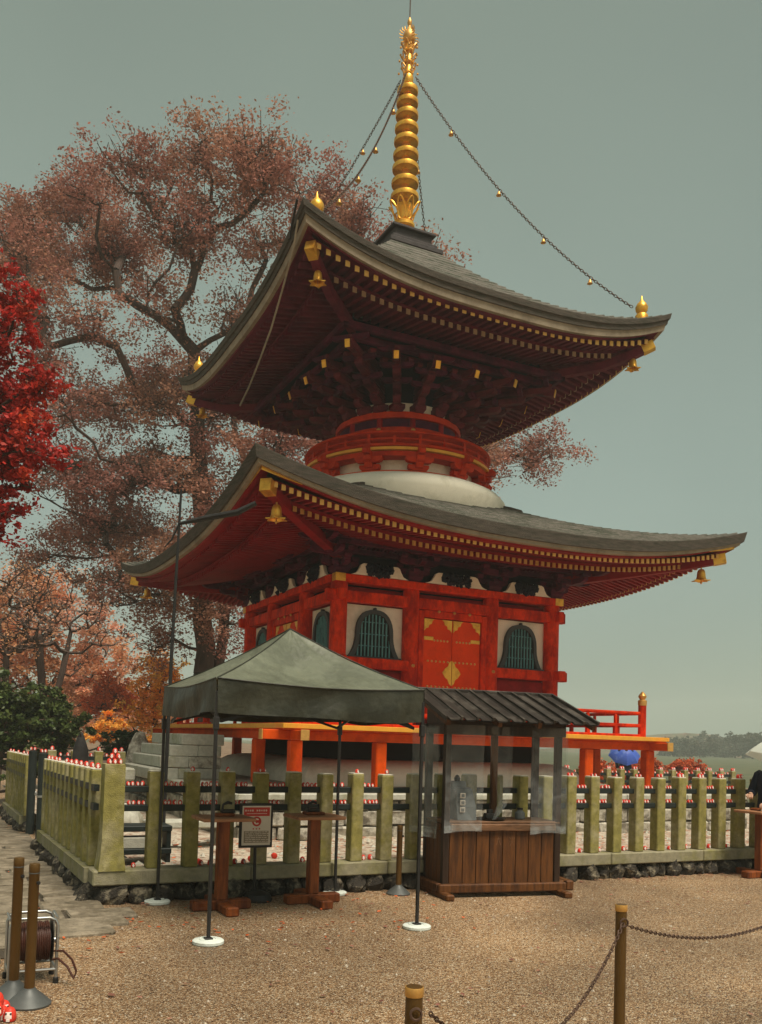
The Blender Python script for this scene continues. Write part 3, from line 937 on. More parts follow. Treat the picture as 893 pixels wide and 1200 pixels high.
# ---- lower brackets, frog-leg struts
purl = [(-3.0, 4.93)]
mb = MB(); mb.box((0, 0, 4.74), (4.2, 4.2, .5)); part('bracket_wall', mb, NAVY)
def arm(mb, c, ux, L, wd, ht):
    """bracket arm with cut-up rounded ends: centre c, unit direction ux (2d), half length L"""
    c = np.array(c, float)
    poly = [(-L, ht), (-L, ht * .5), (-L * .9, ht * .22), (-L * .7, 0), (L * .7, 0), (L * .9, ht * .22), (L, ht * .5), (L, ht)]
    ux = np.array([ux[0], ux[1], 0.])
    n = np.array([-ux[1], ux[0], 0.])
    mb.prism(poly, c - n * wd / 2, ux, (0, 0, 1), n * wd)
def block(mb, c, s):
    c = np.array(c, float)
    h = s * .62
    V = [(-s * .34, -s * .34, 0), (s * .34, -s * .34, 0), (s * .34, s * .34, 0), (-s * .34, s * .34, 0)]
    V += [(a * s / 2, b * s / 2, h * .45) for a, b in ((-1, -1), (1, -1), (1, 1), (-1, 1))] + [(a * s / 2, b * s / 2, h) for a, b in ((-1, -1), (1, -1), (1, 1), (-1, 1))]
    F = [(3, 2, 1, 0), (8, 9, 10, 11)] + [(i + 4 * r, (i + 1) % 4 + 4 * r, (i + 1) % 4 + 4 + 4 * r, i + 4 + 4 * r) for r in (0, 1) for i in range(4)]
    mb.add(np.array(V) + c, F)
def bracket_cluster(M, x, corner=False):
    """three stepped tiers above a pillar of the lower storey"""
    root = None
    d = np.array([0, -1.]) if not corner else np.array([-1, -1]) / math.sqrt(2)
    k = math.sqrt(2) if corner else 1
    base = np.array([x, -2.3])
    mb = MB(M); block(mb, (x, -2.3, 4.468), .30); root = part('bracket_block', mb, PLUM)
    for i, (z, off, L) in enumerate(((4.60, 0, .34), (4.74, .26, .40), (4.88, .52, .46))):
        p = base + d * off * k
        mb = MB(M); arm(mb, (p[0], p[1], z), (1, 0), L, .10, .10); part('bracket_arm', mb, PLUM, root)
        if corner:
            mb = MB(M); arm(mb, (p[0], p[1], z), (0, 1), L, .10, .098); part('bracket_arm', mb, PLUM, root)
        q = base + d * off * k * .5
        mb = MB(M); arm(mb, (q[0], q[1], z - .004), d, (off * .5 + .17) * k, .11, .105); part('bracket_arm', mb, PLUM, root)
        mb = MB(M)
        for s in (-1, 0, 1):
            block(mb, (p[0] + s * L * .82, p[1], z + .098), .135)
        if corner:
            for s in (-1, 1):
                block(mb, (p[0], p[1] + s * L * .82, z + .098), .135)
        part('bearing_blocks', mb, PLUM, root, kind='stuff')
for j in range(4):
    M = side(j)
    for x in (-.86, .86):
        bracket_cluster(M, x)
    bracket_cluster(M, -2.3, True)
    for off, z in ((0, 4.90), (.27, 5.0)):
        k = 2.3 + off
        mb = MB(M); mb.box((0, -k, z), (2 * k, .1, .1), .01); part('wall_purlin', mb, PLUM)
    mb = MB(M); mb.box((0, -2.86, 5.03), (6.1, .12, .12), .012); part('eave_purlin', mb, PLUM)
    mb = MB(M)
    for x in np.arange(-2.5, 2.51, .09):          # curved ribs of the little ceiling over the brackets
        mb.prism([(-2.32, 4.93), (-2.5, 4.97), (-2.62, 5.04), (-2.62, 5.07), (-2.48, 5.02), (-2.32, 4.97)], (x, 0, 0), (0, 1, 0), (0, 0, 1), (.03, 0, 0))
    part('ceiling_ribs', mb, PLUM, kind='stuff')
    for xc, hw in ((-1.575, .56), (0, .66), (1.575, .56)):
        half = [(hw, 0), (hw * .93, .012), (hw * .82, .04), (hw * .74, .11), (hw * .68, .18), (hw * .60, .205), (hw * .36, .21)]
        outer = half + [(-a, b) for a, b in half[::-1]]
        mb = MB(); mb.prism(outer, M @ np.array([xc, -2.40, 4.472]), M @ np.array([1., 0, 0]), (0, 0, 1), M @ np.array([0, -.06, 0])); fs = part('frog_leg_strut', mb, WHITE)
        rr = random.Random(int(xc * 100) + j)
        mb = MB(M)
        for q in range(46):                        # carved animal and leaves
            a, b = rr.uniform(-.25, .25), rr.uniform(.01, .19)
            sz = rr.uniform(.04, .085)
            V = np.array([(0, 0, 1), (.9, 0, .3), (.55, 0, -.8), (-.55, 0, -.8), (-.9, 0, .3), (0, -.9, 0)]) * sz @ ry(rr.uniform(0, 6)).T
            mb.add(V + np.array([xc + a * hw / .6, -2.461 - rr.uniform(0, .02), 4.472 + b]), [(0, 1, 5), (1, 2, 5), (2, 3, 5), (3, 4, 5), (4, 0, 5)])
        part('carving', mb, NAVY, fs, kind='stuff')

# ---- roofs
def eaves(name, w_, zmid, rise, ex, layers, r1, r2, surf, rin, prof_e, ztop, wallk, caps):
    """one square roof with swept-up corners.
    layers: (object name, material, [(inset, drop), ...]); r1 / r2: outer distance, inner distance, centre height, slope of the two rafter rows"""
    def ez(t):
        return zmid + rise * abs(t) ** ex
    roof = None
    # surface in stepped courses
    NT, NC = 40, 26
    mb = MB()
    for j in range(4):
        M = side(j)
        G = []
        for c in range(NC):
            for s, dz in ((c / NC, .028), ((c + 1) / NC - .002, 0)):
                r = w_ + (rin - w_) * s
                row = []
                for t in np.linspace(-1, 1, NT + 1):
                    z = zmid + (ztop - zmid) * s ** prof_e + rise * abs(t) ** ex * (1 - s) ** 2 + dz * (c > 0)
                    row.append(M @ np.array([t * r, -r, z]))
                G.append(row)
        mb.grid(np.array(G))
    roof = part(name, mb, SHIN)
    for nm, mt, prof in layers:
        mb = MB()
        for j in range(4):
            M = side(j)
            G = [[M @ np.array([t * (w_ - k), -(w_ - k), ez(t) - d]) for t in np.linspace(-1, 1, NT + 1)] for k, d in prof]
            mb.grid(np.array(G)[::-1])
        part(nm, mb, mt, roof)
    # rafters
    for row, (ko, ki, zo, sl, wd, ht) in enumerate((r1, r2)):
        mb, mc = MB(), MB()
        sp = .120 if w_ > 4 else .170
        n = int((ko - .02) / sp)
        for j in range(4):
            M = side(j)
            for i in range(-n, n + 1):
                x = i * sp
                kin = max(ki, abs(x) + .02)
                if ko - kin < .04:
                    continue
                lift = rise * abs(x / w_) ** ex * .92
                z0, z1 = zo + lift, zo + lift + sl * (ko - kin) - .25 * lift * (ko - kin) / ko
                V = [(x + a * wd / 2, -k, z + b * ht / 2) for k, z in ((ko, z0), (kin, z1)) for a, b in ((-1, -1), (1, -1), (1, 1), (-1, 1))]
                F = [(0, 1, 2, 3), (7, 6, 5, 4)] + [(q, q + 4, (q + 1) % 4 + 4, (q + 1) % 4) for q in range(4)]
                mb.M = M; mb.add(np.array(V), F)
                if j in (2, 3): continue
                mc.M = M; mc.box((x, -ko - .004, z0), (wd + .006, .016, ht + .006))
        part('rafters', mb, r1m if w_ > 4 else r2m, roof, kind='stuff')
        part('rafter_caps', mc, caps[row], roof, kind='stuff')
        # boards over the rafters
        mb = MB()
        for j in range(4):
            M = side(j)
            G = []
            for k in np.linspace(ko + (.05 if row == 0 else .0), ki, 6):
                G.append([M @ np.array([t * k, -k, zo + ht / 2 + .004 + rise * abs(t * k / w_) ** ex * .92 * (1 - .25 * (ko - k) / ko) + sl * (ko - k)]) for t in np.linspace(-1, 1, NT + 1)])
            mb.grid(np.array(G)[::-1])
        part('soffit_board', mb, r1m if w_ > 4 else r2m, roof)
    # fillet strip between the two rows
    mb = MB()
    ko, ki, zo, sl, wd, ht = r2
    for j in range(4):
        M = side(j)
        k = ko + .015
        G = [[M @ np.array([t * kk, -kk, zo + rise * abs(t * kk / w_) ** ex * .92 + dz]) for t in np.linspace(-1, 1, NT + 1)] for kk, dz in ((k - .05, ht / 2), (k, ht / 2), (k, ht / 2 + .055), (k - .05, ht / 2 + .055))]
        mb.grid(np.array(G)[::-1])
    part('eave_fillet', mb, r1m if w_ > 4 else r2m, roof)
    return roof
r1m, r2m = CRIM, PLUM
r1m = mat('shaded_lower_rafter_paint', (.25, .009, .014), .55, .2, 5, (.16, .006, .012), .35, 1.5, .1, 30, spec=.1)  # red darkened in the colour itself for the shaded soffit
r2m = mat('shaded_upper_rafter_paint', (.135, .017, .034), .6, .25, 5, (.08, .011, .027), .4, 1.5, .1, 30, spec=.1)  # red pushed to dark purple, soffit shade painted into the colour
low = eaves('lower_roof', 4.743, 5.05, .56, 2.5,
      [('eave_edge', BARK, [(0, -.014), (0, 0), (.035, .165), (.10, .165)]),
       ('eave_board', TAN, [(.075, .166), (.085, .225), (.17, .235)]),
       ('eave_fascia', r1m, [(.15, .236), (.165, .262), (.32, .266)])],
      (4.45, 3.78, 4.775, .15, .056, .075), (4.0, 2.30, 4.70, .215, .056, .075), None, 1.62, 1.15, 6.32, 2.3, (CAPG, OLDG))
upr = eaves('upper_roof', 3.785, 9.30, .57, 3.0,
      [('eave_edge', BARK, [(0, -.014), (0, 0), (.015, .085), (.04, .087), (.05, .18), (.10, .18)]),
       ('eave_board', TAN, [(.075, .181), (.095, .30), (.19, .305)]),
       ('eave_fascia', r2m, [(.16, .306), (.17, .33), (.30, .335)])],
      (3.53, 2.92, 8.965, .15, .072, .085), (3.10, 2.10, 8.90, .20, .072, .085), None, .56, 1.4, 11.78, 2.3, (CAPG, mat('faded_cap_paint', (.36, .24, .15), .6, .2, 9)))
# the bulk of the roofs, closed between boards and shingles
for rf, k, z, kk in ((low, 2.2, 5.16, 1.9), (upr, 2.05, 9.16, 1.6)):
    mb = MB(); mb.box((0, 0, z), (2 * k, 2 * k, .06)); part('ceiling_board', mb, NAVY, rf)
# hip rafters
for rf, pts, wd, ht, mt, cap in ((low, [(2.35, 4.80), (3.3, 4.93), (4.0, 5.04), (4.42, 5.135)], .15, .16, r1m, .14), (upr, [(2.1, 8.92), (2.9, 9.0), (3.3, 9.16), (3.5, 9.275)], .14, .15, r2m, .13)):
    for j in range(4):
        M = side(j)
        mb = MB(M); mb.sweep([(-k, -k, z) for k, z in pts], wd, ht); h = part('hip_rafter', mb, mt, rf)
        (ka, za), (kb, zb) = pts[-2], pts[-1]
        sl = (zb - za) / (kb - ka)
        mb = MB(M); mb.sweep([(-k, -k, zb + sl * (k - kb)) for k in (kb - .08, kb + cap * .5)], wd + .02, ht + .02); part('hip_cap', mb, GOLD, h)
        if rf is low and j in (0, 1):
            for (ux, uy, sx) in (((1, 0), (0, -1), 1), ((0, 1), (-1, 0), 1)):
                w0 = 4.743 - .155
                G = []
                for q in np.linspace(0, .62, 7):
                    t = 1 - q / w0
                    z = 5.05 + .56 * t ** 2.5 - .2385
                    hh = .055 * (1 - q / .75)
                    x, y = -w0 + q, -w0
                    if ux == (0, 1):
                        x, y = y, x
                    G.append([(x - (.006 if ux == (0, 1) else 0), y - (.006 if ux == (1, 0) else 0), z + .002), (x - (.006 if ux == (0, 1) else 0), y - (.006 if ux == (1, 0) else 0), z - hh)])
                mb = MB(M); mb.grid(np.array(G)); part('gilt_board', mb, GOLD, h)
# ridge knobs where the hips meet the dome
for j in range(4):
    M = side(j)
    G = []
    mb = MB(M); mb.sweep([(-k, -k, z) for k, z in ((1.55, 6.335), (1.70, 6.285), (1.85, 6.21))], .16, .09); part('hip_knob', mb, BARK, low)
mb = MB()
for j in range(4):
    mb.M = side(j); mb.box((0, -1.60, 6.315), (3.2, .10, .09), .01)
part('roof_crown', mb, SHIN, low)

# ---- dome and balcony
mb = MB(); mb.lathe([(2.16, 6.1), (2.27, 6.34), (2.26, 6.45), (2.16, 6.56), (2.0, 6.64), (1.86, 6.67), (1.2, 6.68)], 64); part('dome', mb, WHITE, smooth=True)
mb = MB(); mb.lathe([(1.80, 6.62), (1.88, 6.62), (1.90, 6.65), (1.88, 6.70), (1.80, 6.71)], 64); part('dome_ring', mb, ORNG, smooth=True)
mb = MB(); mb.lathe([(1.62, 6.66), (1.60, 7.0)], 64); part('dome_neck', mb, WHITE, smooth=True)
NB = 12
for i in range(NB):
    a = 2 * PI * (i + .5) / NB
    M = rz(a)
    mb = MB(M); mb.prism([(1.55, 6.68), (1.72, 6.68), (1.78, 6.75), (1.86, 6.78), (1.91, 6.86), (1.98, 6.89), (2.0, 6.97), (1.55, 6.97)], (0, -.075, 0), (1, 0, 0), (0, 0, 1), (0, .15, 0)); bk = part('balcony_bracket', mb, DEEP)
    for z, rr_, hl in ((6.80, 1.76, .20), (6.93, 1.84, .27)):
        mb = MB(M); arm(mb, (rr_, 0, z - .07), (0, 1), hl, .12, .105); part('bracket_arm', mb, DEEP, bk)
    mb = MB(M); mb.prism([(1.85, 6.98), (2.06, 7.0), (2.09, 7.06), (2.02, 7.135), (1.85, 7.135)], (0, -.06, 0), (1, 0, 0), (0, 0, 1), (0, .12, 0)); part('bracket_nose', mb, DEEP, bk)
mb = MB(); mb.lathe([(1.5, 6.975), (1.88, 6.975), (1.90, 7.06), (1.5, 7.07)], 64); part('balcony_beam', mb, DEEP, smooth=True)
mb = MB(); mb.lathe([(1.2, 7.075), (1.95, 7.075), (1.955, 7.125), (1.2, 7.13)], 64); bf = part('balcony_floor', mb, EDGEY, smooth=True)
for z, r, hh in ((7.16, 1.91, .05), (7.285, 1.90, .032), (7.405, 1.93, .04)):
    mb = MB(); mb.lathe([(r - .045, z), (r, z), (r + .012, z + hh / 2), (r, z + hh), (r - .045, z + hh)], 64)
    mb.f.extend([(i, (i + 1) % 64, 4 * 64 + (i + 1) % 64, 4 * 64 + i) for i in range(64)]); mb.mi.extend([0] * 64)
    part('balcony_rail', mb, DEEP, smooth=True)
for i in range(NB * 2):
    a = 2 * PI * i / (NB * 2)
    mb = MB(rz(a)); mb.box((1.88, 0, 7.265), (.05, .06, .27 if i % 2 else .17), .006); part('balcony_strut', mb, DEEP)
# drum
mb = MB(); mb.lathe([(1.24, 7.1), (1.24, 8.0)], 64); dr = part('drum', mb, PLUM, smooth=True)  # dark plum here paints the shadow seen between the balcony rails
for z, hh, r in ((7.16, .12, 1.30), (7.62, .12, 1.29), (7.92, .12, 1.30)):
    mb = MB(); mb.lathe([(1.2, z), (r, z), (r + .006, z + hh / 2), (r, z + hh), (1.2, z + hh)], 64); part('drum_band', mb, DEEP, dr, True)
for i in range(NB):
    a = 2 * PI * (i + .5) / NB
    mb = MB(rz(a)); mb.lathe([(.06, 7.2), (.06, 7.95)], 10, (1.24, 0, 0)); part('drum_pillar', mb, CRIM, dr, True)
    nail(dr, rz(a) @ rz(PI / 2), (0, -1.30, 7.68), .045)
mb = MB(); mb.lathe([(1.16, 8.03), (1.16, 8.26)], 48); part('plaster_band', mb, WHITE, smooth=True)
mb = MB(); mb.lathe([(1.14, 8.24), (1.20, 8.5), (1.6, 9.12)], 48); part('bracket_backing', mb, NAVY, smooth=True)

# ---- upper brackets
UPB = mat('shaded_red_bracket_paint', (.125, .018, .027), .6, .35, 5, (.055, .010, .022), .45, 1.8, .15, 30, spec=.1)  # bracket red with the deep eave shade mixed into the colour
def upper_cluster(M, tx, tk, ang):
    """arms stepping outward and upward from the drum to a tail rafter that ends at (tx, -tk)"""
    s = np.array([math.sin(ang) * 1.2, -math.cos(ang) * 1.2])
    t = np.array([tx, -tk])
    d = t - s
    L = np.linalg.norm(d)
    d /= L
    n = np.array([-d[1], d[0]])
    mb = MB(M); block(mb, (s[0] + d[0] * .06, s[1] + d[1] * .06, 8.03), .24); root = part('bracket_block', mb, UPB)
    for i, q in enumerate((.24, .46, .70, .95)):
        z = 8.14 + i * .145
        ln = L * q
        poly = [(-.1, .105), (-.1, 0), (ln - .07, 0), (ln - .01, .03), (ln + .02, .065), (ln + .02, .105)]
        mb = MB(M); mb.prism(poly, np.array([s[0], s[1], z]) - np.array([n[0], n[1], 0]) * .075, (d[0], d[1], 0), (0, 0, 1), np.array([n[0], n[1], 0]) * .15); part('bracket_arm', mb, UPB, root)
        p = s + d * (ln - .06)
        mb = MB(M)
        block(mb, (p[0], p[1], z + .10), .13)
        if i == 2:
            for sg in (-1, 1):
                pp = p + n * sg * .24
                block(mb, (pp[0], pp[1], z + .20), .12)
        part('bearing_blocks', mb, UPB, root, kind='stuff')
        if i:
            mb = MB(M); arm(mb, (p[0], p[1], z + .105), (n[0], n[1]), .26 + .03 * i, .085, .09); part('bracket_arm', mb, PLUM, root)
    # tail rafter, sloping down and out
    a = np.array([s[0], s[1], 8.90]) + np.array([d[0], d[1], 0]) * .15
    b = np.array([tx, -tk, 8.56])
    mb = MB(M); mb.sweep([a, b - (b - a) / np.linalg.norm(b - a) * .02], .085, .13); tl = part('tail_rafter', mb, UPB, root)
    mb = MB(M); mb.sweep([b - (b - a) / np.linalg.norm(b - a) * .018, b], .092, .137); part('tail_cap', mb, GOLD, tl)
for j in range(4):
    M = side(j)
    for tx in (-1.31, -.43, .43, 1.31):
        upper_cluster(M, tx, 2.30, math.atan2(tx, 2.30) * 1.0)
    upper_cluster(M, -2.28, 2.28, -PI / 4)
    for k, z in ((1.75, 8.78), (2.08, 8.80), (2.36, 8.86)):
        mb = MB(M); mb.box((0, -k, z), (2 * k + .1, .10, .12), .01); part('ring_purlin', mb, PLUM)

# ---- dew basin and spire
mb = MB()
mb.box((0, 0, 11.80), (1.24, 1.24, .10), .012)
mb.box((0, 0, 11.90), (1.06, 1.06, .12), .012)
db = part('dew_basin', mb, mat('basin_dark_bronze', (.06, .052, .05), .5, .3, 6, metal=.4))
mb = MB(); mb.box((0, 0, 12.06), (.88, .88, .20), .012); part('basin_box', mb, MATS['basin_dark_bronze'], db)
mb = MB(); mb.box((0, 0, 12.185), (1.02, 1.02, .06), .012); part('basin_lid', mb, MATS['basin_dark_bronze'], db)
mb = MB(); mb.lathe([(.25, 12.21), (.25, 12.28), (.235, 12.36), (.19, 12.43), (.15, 12.46)], 28); sp = part('spire_bowl', mb, GOLD, smooth=True)
mb = MB(); mb.lathe([(.20, 12.44), (.23, 12.47), (.23, 12.53), (.19, 12.57)], 28); part('bowl_ring', mb, GOLD, sp, True)
mb = MB(); mb.lathe([(.085, 12.4), (.08, 14), (.07, 15.6), (.055, 16.5)], 14); shaft = part('spire_shaft', mb, OLDG, smooth=True)
mb = MB(); mb.lathe([(.13, 12.55), (.14, 12.72), (.17, 12.95)], 20); part('spire_sleeve', mb, GOLD, shaft, True)
def petal(M, r0, z0, h, flare, wd, mt, parent, rad=.012, T=(0, 0, 0)):
    pts = []
    for i in range(17):
        a = 2 * PI * i / 16 - PI / 2
        z = h * (math.sin(a) + 1) / 2
        pts.append((r0 + flare * (z / h) ** 2, wd / 2 * math.cos(a) * (1.05 - .35 * z / h), z0 + z))
    mb = MB(M); mb.tube(pts, rad, 6, close=True)
    return part('petal', mb, mt, parent, True)
for i in range(8):
    petal(rz(i * PI / 4), .17, 12.58, .40, .17, .19, GOLD, shaft, .018)
WZ = [13.12, 13.43, 13.75, 14.04, 14.34, 14.62, 14.91, 15.18, 15.44]
for i, z in enumerate(WZ):
    r = .295 - .075 * i / 8
    mb = MB(); mb.lathe([(r - .02, z - .042), (r, z - .046), (r + .006, z), (r, z + .046), (r - .02, z + .042), (r - .022, z)], 32)
    mb.f.extend([(k, (k + 1) % 32, 5 * 32 + (k + 1) % 32, 5 * 32 + k) for k in range(32)]); mb.mi.extend([0] * 32)
    wh = part('spire_ring', mb, GOLD, smooth=True)
    mb = MB(); mb.lathe([(.06, z - .055), (.092, z - .05), (.092, z + .05), (.06, z + .055)], 16); part('ring_hub', mb, GOLD, wh, True)
    for k in range(5):
        mb = MB(rz(k * PI * 2 / 5 + .3)); mb.box((r * .63, 0, z), (r * .68, .05, .035), .006); part('ring_spoke', mb, OLDG, wh)
mb = MB(); mb.lathe([(.10, 15.60), (.115, 15.64), (.115, 15.74), (.10, 15.78)], 20); part('spire_collar', mb, GOLD, shaft, True)
for tz, rr_ in ((15.80, .10), (16.04, .095), (16.30, .10)):
    mb = MB(); mb.lathe([(.10, tz), (.11, tz + .02), (.095, tz + .05), (.08, tz + .18)], 18); tier = part('spire_tier', mb, GOLD, smooth=True)
    for i in range(6):
        petal(rz(i * PI / 3 + tz), .085, tz + .01, .20, .085, .115, OLDG, tier, .015)
    mb = MB()
    for i in range(6):
        a = i * PI / 3 + tz + .5
        mb.T = np.array([.2 * math.cos(a), .2 * math.sin(a), tz + .03]); mb.lathe([(0, -.03), (.022, -.012), (.022, .012), (0, .03)], 8)
    part('tier_beads', mb, OLDG, tier, True, kind='stuff')
mb = MB(); mb.lathe([(.05, 16.46), (.10, 16.50), (.135, 16.58), (.135, 16.66), (.10, 16.75), (.05, 16.82), (.028, 16.88), (.05, 16.94), (.045, 17.0), (.0, 17.10)], 20); jw = part('spire_jewel', mb, OLDG, smooth=True)
fl = MB()
for i in range(18):
    a = 2 * PI * i / 18
    for M_ in (I3, rz(PI / 2)):
        fl.M = M_
        c, s = math.cos(a), math.sin(a)
        fl.tube([(c * .16, 0, 16.62 + s * .16), (c * .20 - s * .012, 0, 16.62 + s * .20 + c * .012), (c * .245 + s * .012, 0, 16.62 + s * .245 - c * .012)], [.013, .012, .006], 5)
part('flame_halo', fl, GOLD, jw, kind='stuff')
mb = MB(); mb.tube([(0, 0, 17.05), (0, 0, 18.2)], .012, 6); part('lightning_rod', mb, RUST, jw)

# finials on the upper hips
for j in range(4):
    mb = MB(side(j)); mb.lathe([(.12, 9.78), (.12, 9.90), (.10, 9.93), (.075, 9.95), (.11, 10.0), (.12, 10.07), (.085, 10.14), (.03, 10.2), (.012, 10.28), (0, 10.31)], 16, (-3.4, -3.4, .0)); part('hip_finial', mb, GOLD, upr, True)

# ---- stone terrace under the pagoda
ter = thing('stone_terrace', 'rough grey stone terrace carrying the red pagoda behind the front fence', 'terrace', (0, 0, .2))
mb = MB(); mb.box((0, 0, .48), (9.42, 9.42, .62)); obj('terrace_core', mb, mat('terrace_fill', (.16, .14, .11), .9, .3, 8), ter)
rs = random.Random(3)
for j in (0, 3):
    M = side(j)
    z = .20
    for h in (.19, .22, .15):
        x = -4.76
        while x < 4.7:
            wd = min(rs.uniform(.42, .75), 4.76 - x)
            if wd > .12:
                mb = MB()
                mb.box((0, 0, 0), (wd - .022, .16, h - .018), .02)
                for v in mb.v:
                    v[0] += rs.uniform(-.012, .012); v[1] += rs.uniform(-.022, .022); v[2] += rs.uniform(-.010, .010)
                mb.v = [list(M @ (np.array(v) + np.array([x + wd / 2, -4.74 + rs.uniform(-.015, .015), z + h / 2]))) for v in mb.v]
                obj('stone_block', mb, WSTON, ter)
            x += wd
        z += h
    x = -4.86
    while x < 4.8:
        wd = min(1.35, 4.86 - x)
        mb = MB(M); mb.box((x + wd / 2, -4.62, .80), (wd - .012, .5, .085), .012); obj('coping_stone', mb, GRANL, ter)
        x += wd
obj('terrace_top', MB().box((0, 0, .80), (8.76, 8.76, .082)), INNER, ter)

# ---- stone steps up to the veranda, left side
stp = thing('stone_steps', 'pale cut-stone steps climbing to the left side of the veranda', 'steps', (-4.7, 0, .84))
for i, (x0, zt) in enumerate(((-4.66, 1.63), (-4.86, 1.43), (-5.02, 1.235), (-5.20, 1.03))):
    for y0, y1 in ((-1.15, -.4), (-.4, .4), (.4, 1.15)):
        ext = rs.uniform(0, .02)
        mb = MB(); mb.box(((x0 - 3.9) / 2 if i == 0 else x0 + .25, (y0 + y1) / 2, zt - .1 + .0), ((-3.9 - x0) if i == 0 else .5, y1 - y0 - .008, .192), .012); obj('step_stone', mb, GRANL, stp)
for i, (xa, xb, za, zb) in enumerate(((-4.36, -3.95, 1.235, 1.43), (-4.52, -3.95, 1.03, 1.232), (-4.7, -3.95, .842, 1.028))):
    mb = MB(); mb.box(((xa + xb) / 2, -1.0 + .0, (za + zb) / 2), (xb - xa, .32, zb - za - .006), .01); obj('step_stone', mb, WSTON if i == 1 else GRANL, stp)
mb = MB(); mb.box((-5.6, -.7, .9), (.42, .5, .22), .03); obj('step_stone', mb, GRANL, stp)

# ================================================================== FENCES
FY = -7.53
SP = .3595
def rock_meshes(seed, n=7):
    r = np.random.RandomState(seed)
    out_ = []
    for i in range(n):
        mb = MB(); mb.lathe([(0, -.5), (.3, -.46), (.47, -.22), (.5, .05), (.42, .3), (.22, .47), (0, .5)], 9)
        V = np.array(mb.v)
        V *= 1 + r.normal(0, .09, (len(V), 1))
        V += r.normal(0, .035, V.shape)
        mb.v = V.tolist()
        me, og = mb.mesh('rock', ROCK, origin=(0, 0, 0))
        out_.append(me)
    return out_
RM = rock_meshes(5)
def post_mesh(h, wd=.138):
    mb = MB(); mb.box((0, 0, h / 2), (wd, wd, h), .010)
    mb.cur = 1
    mb.box((0, 0, h + .004), (wd - .012, wd - .012, .012), .004)
    me, og = mb.mesh('fence_post', [GRAN, LICH], origin=(0, 0, 0))
    return me
front = thing('stone_fence', 'mossy stone post fence with black rails along the front of the pagoda court', 'fence', (-2, FY, 0))
NPOST = 34
pm = post_mesh(.925)
POSTX = [-6.94 + SP * i for i in range(NPOST)]
for i, x in enumerate(POSTX):
    if i == 0:
        continue
    place('fence_post', pm, (x, FY, .315), front, rot=rs.uniform(-.03, .03), scale=(1, 1, rs.uniform(.99, 1.01)))
for z in (1.07, .89):
    for i in range(0, NPOST - 3, 3):
        mb = MB(); mb.box(((POSTX[i] + POSTX[i + 3]) / 2, FY, z), (3 * SP - .004, .05, .062), .006); obj('fence_rail', mb, RAIL, front)
for i in range(8):
    x0 = -7.16 + 1.55 * i
    mb = MB(); mb.box((x0 + .775, -7.515, .245), (1.543, .26, .14), .012); obj('kerb_stone', mb, KERB, front)
x = -7.12
while x < 5.2:
    wd = rs.uniform(.15, .34)
    place('rock', rs.choice(RM), (x + wd / 2, -7.53 + rs.uniform(-.03, .03), .07 + rs.uniform(-.01, .015)), front, rot=(rs.uniform(-.4, .4), rs.uniform(-.4, .4), rs.uniform(0, 6)), scale=(wd * 1.2, .24, rs.uniform(.20, .26)))
    if rs.random() < .6:
        s = rs.uniform(.09, .14)
        place('rock', rs.choice(RM), (x + wd * rs.random(), -7.62 + rs.uniform(-.02, .02), .03), front, rot=(rs.uniform(0, 6), rs.uniform(0, 6), rs.uniform(0, 6)), scale=(s, s, s))
    x += wd
# big corner post with a flared foot
mb = MB()
prof = [(.25, .31), (.24, .36), (.215, .46), (.20, .58), (.192, .8), (.19, 1.30)]
G = []
for sx, sy in ((-1, -1), (1, -1), (1, 1), (-1, 1), (-1, -1)):
    G.append([(-6.985 + sx * wv / 2, -7.53 + sy * wv / 2, z) for wv, z in prof])
mb.grid(np.array(G)); mb.box((-6.985, -7.53, 1.302), (.186, .186, .012), .004)
obj('corner_post', mb, GRAN, front)

left = thing('stone_fence', 'mossy stone fence along the paved path, between corner post and dark gate', 'fence', (-7.07, -5, 0))
left2 = thing('stone_fence', 'far stretch of mossy stone fence beyond the dark gate posts', 'fence', (-7.07, 1.5, 0))
def ltop(y): return 1.24 - .0085 * (y + 7.5)
def lkerb(y): return .31 - .019 * (y + 7.5)
for fn, y0, n in ((left, -7.53 + SP, 12), (left2, -.55, 12)):
    for i in range(n):
        y = y0 + SP * i
        zk = lkerb(y)
        me = post_mesh(ltop(y) - zk)
        place('fence_post', me, (-7.07, y, zk), fn, rot=rs.uniform(-.03, .03))
    ya, yb = y0 - (SP if fn is left else 0), y0 + SP * (n - 1)
    for z in (-.17, -.35):
        mb = MB(); mb.sweep([(-7.112, ya + (.12 if fn is left else -.04), ltop(ya) + z), (-7.112, yb, ltop(yb) + z)], .05, .062); obj('fence_rail', mb, RAIL, fn)
    k = 3
    for i in range(k):
        a, b = ya + (yb - ya) * i / k - (.13 if i == 0 and fn is left else 0), ya + (yb - ya) * (i + 1) / k - .006
        if i == 0 and fn is left:
            a = -7.38
        mb = MB(); mb.sweep([(-7.07, a, lkerb(a) - .07), (-7.07, b, lkerb(b) - .07)], .25, .14); obj('kerb_stone', mb, KERB, fn)
    y = ya - .05
    while y < yb + .1:
        wd = rs.uniform(.16, .34)
        gz = ground_z(-7.1, y)
        place('rock', rs.choice(RM), (-7.09 + rs.uniform(-.03, .03), y + wd / 2, gz + .06), fn, rot=(rs.uniform(-.4, .4), rs.uniform(-.4, .4), rs.uniform(0, 6)), scale=(.27, wd * 1.2, rs.uniform(.22, .27)))
        if rs.random() < .7:
            s = rs.uniform(.09, .15)
            place('rock', rs.choice(RM), (-7.20 + rs.uniform(-.03, .03), y + wd * rs.random(), gz + .03), fn, rot=(rs.uniform(0, 6), rs.uniform(0, 6), rs.uniform(0, 6)), scale=(s, s, s))
        y += wd
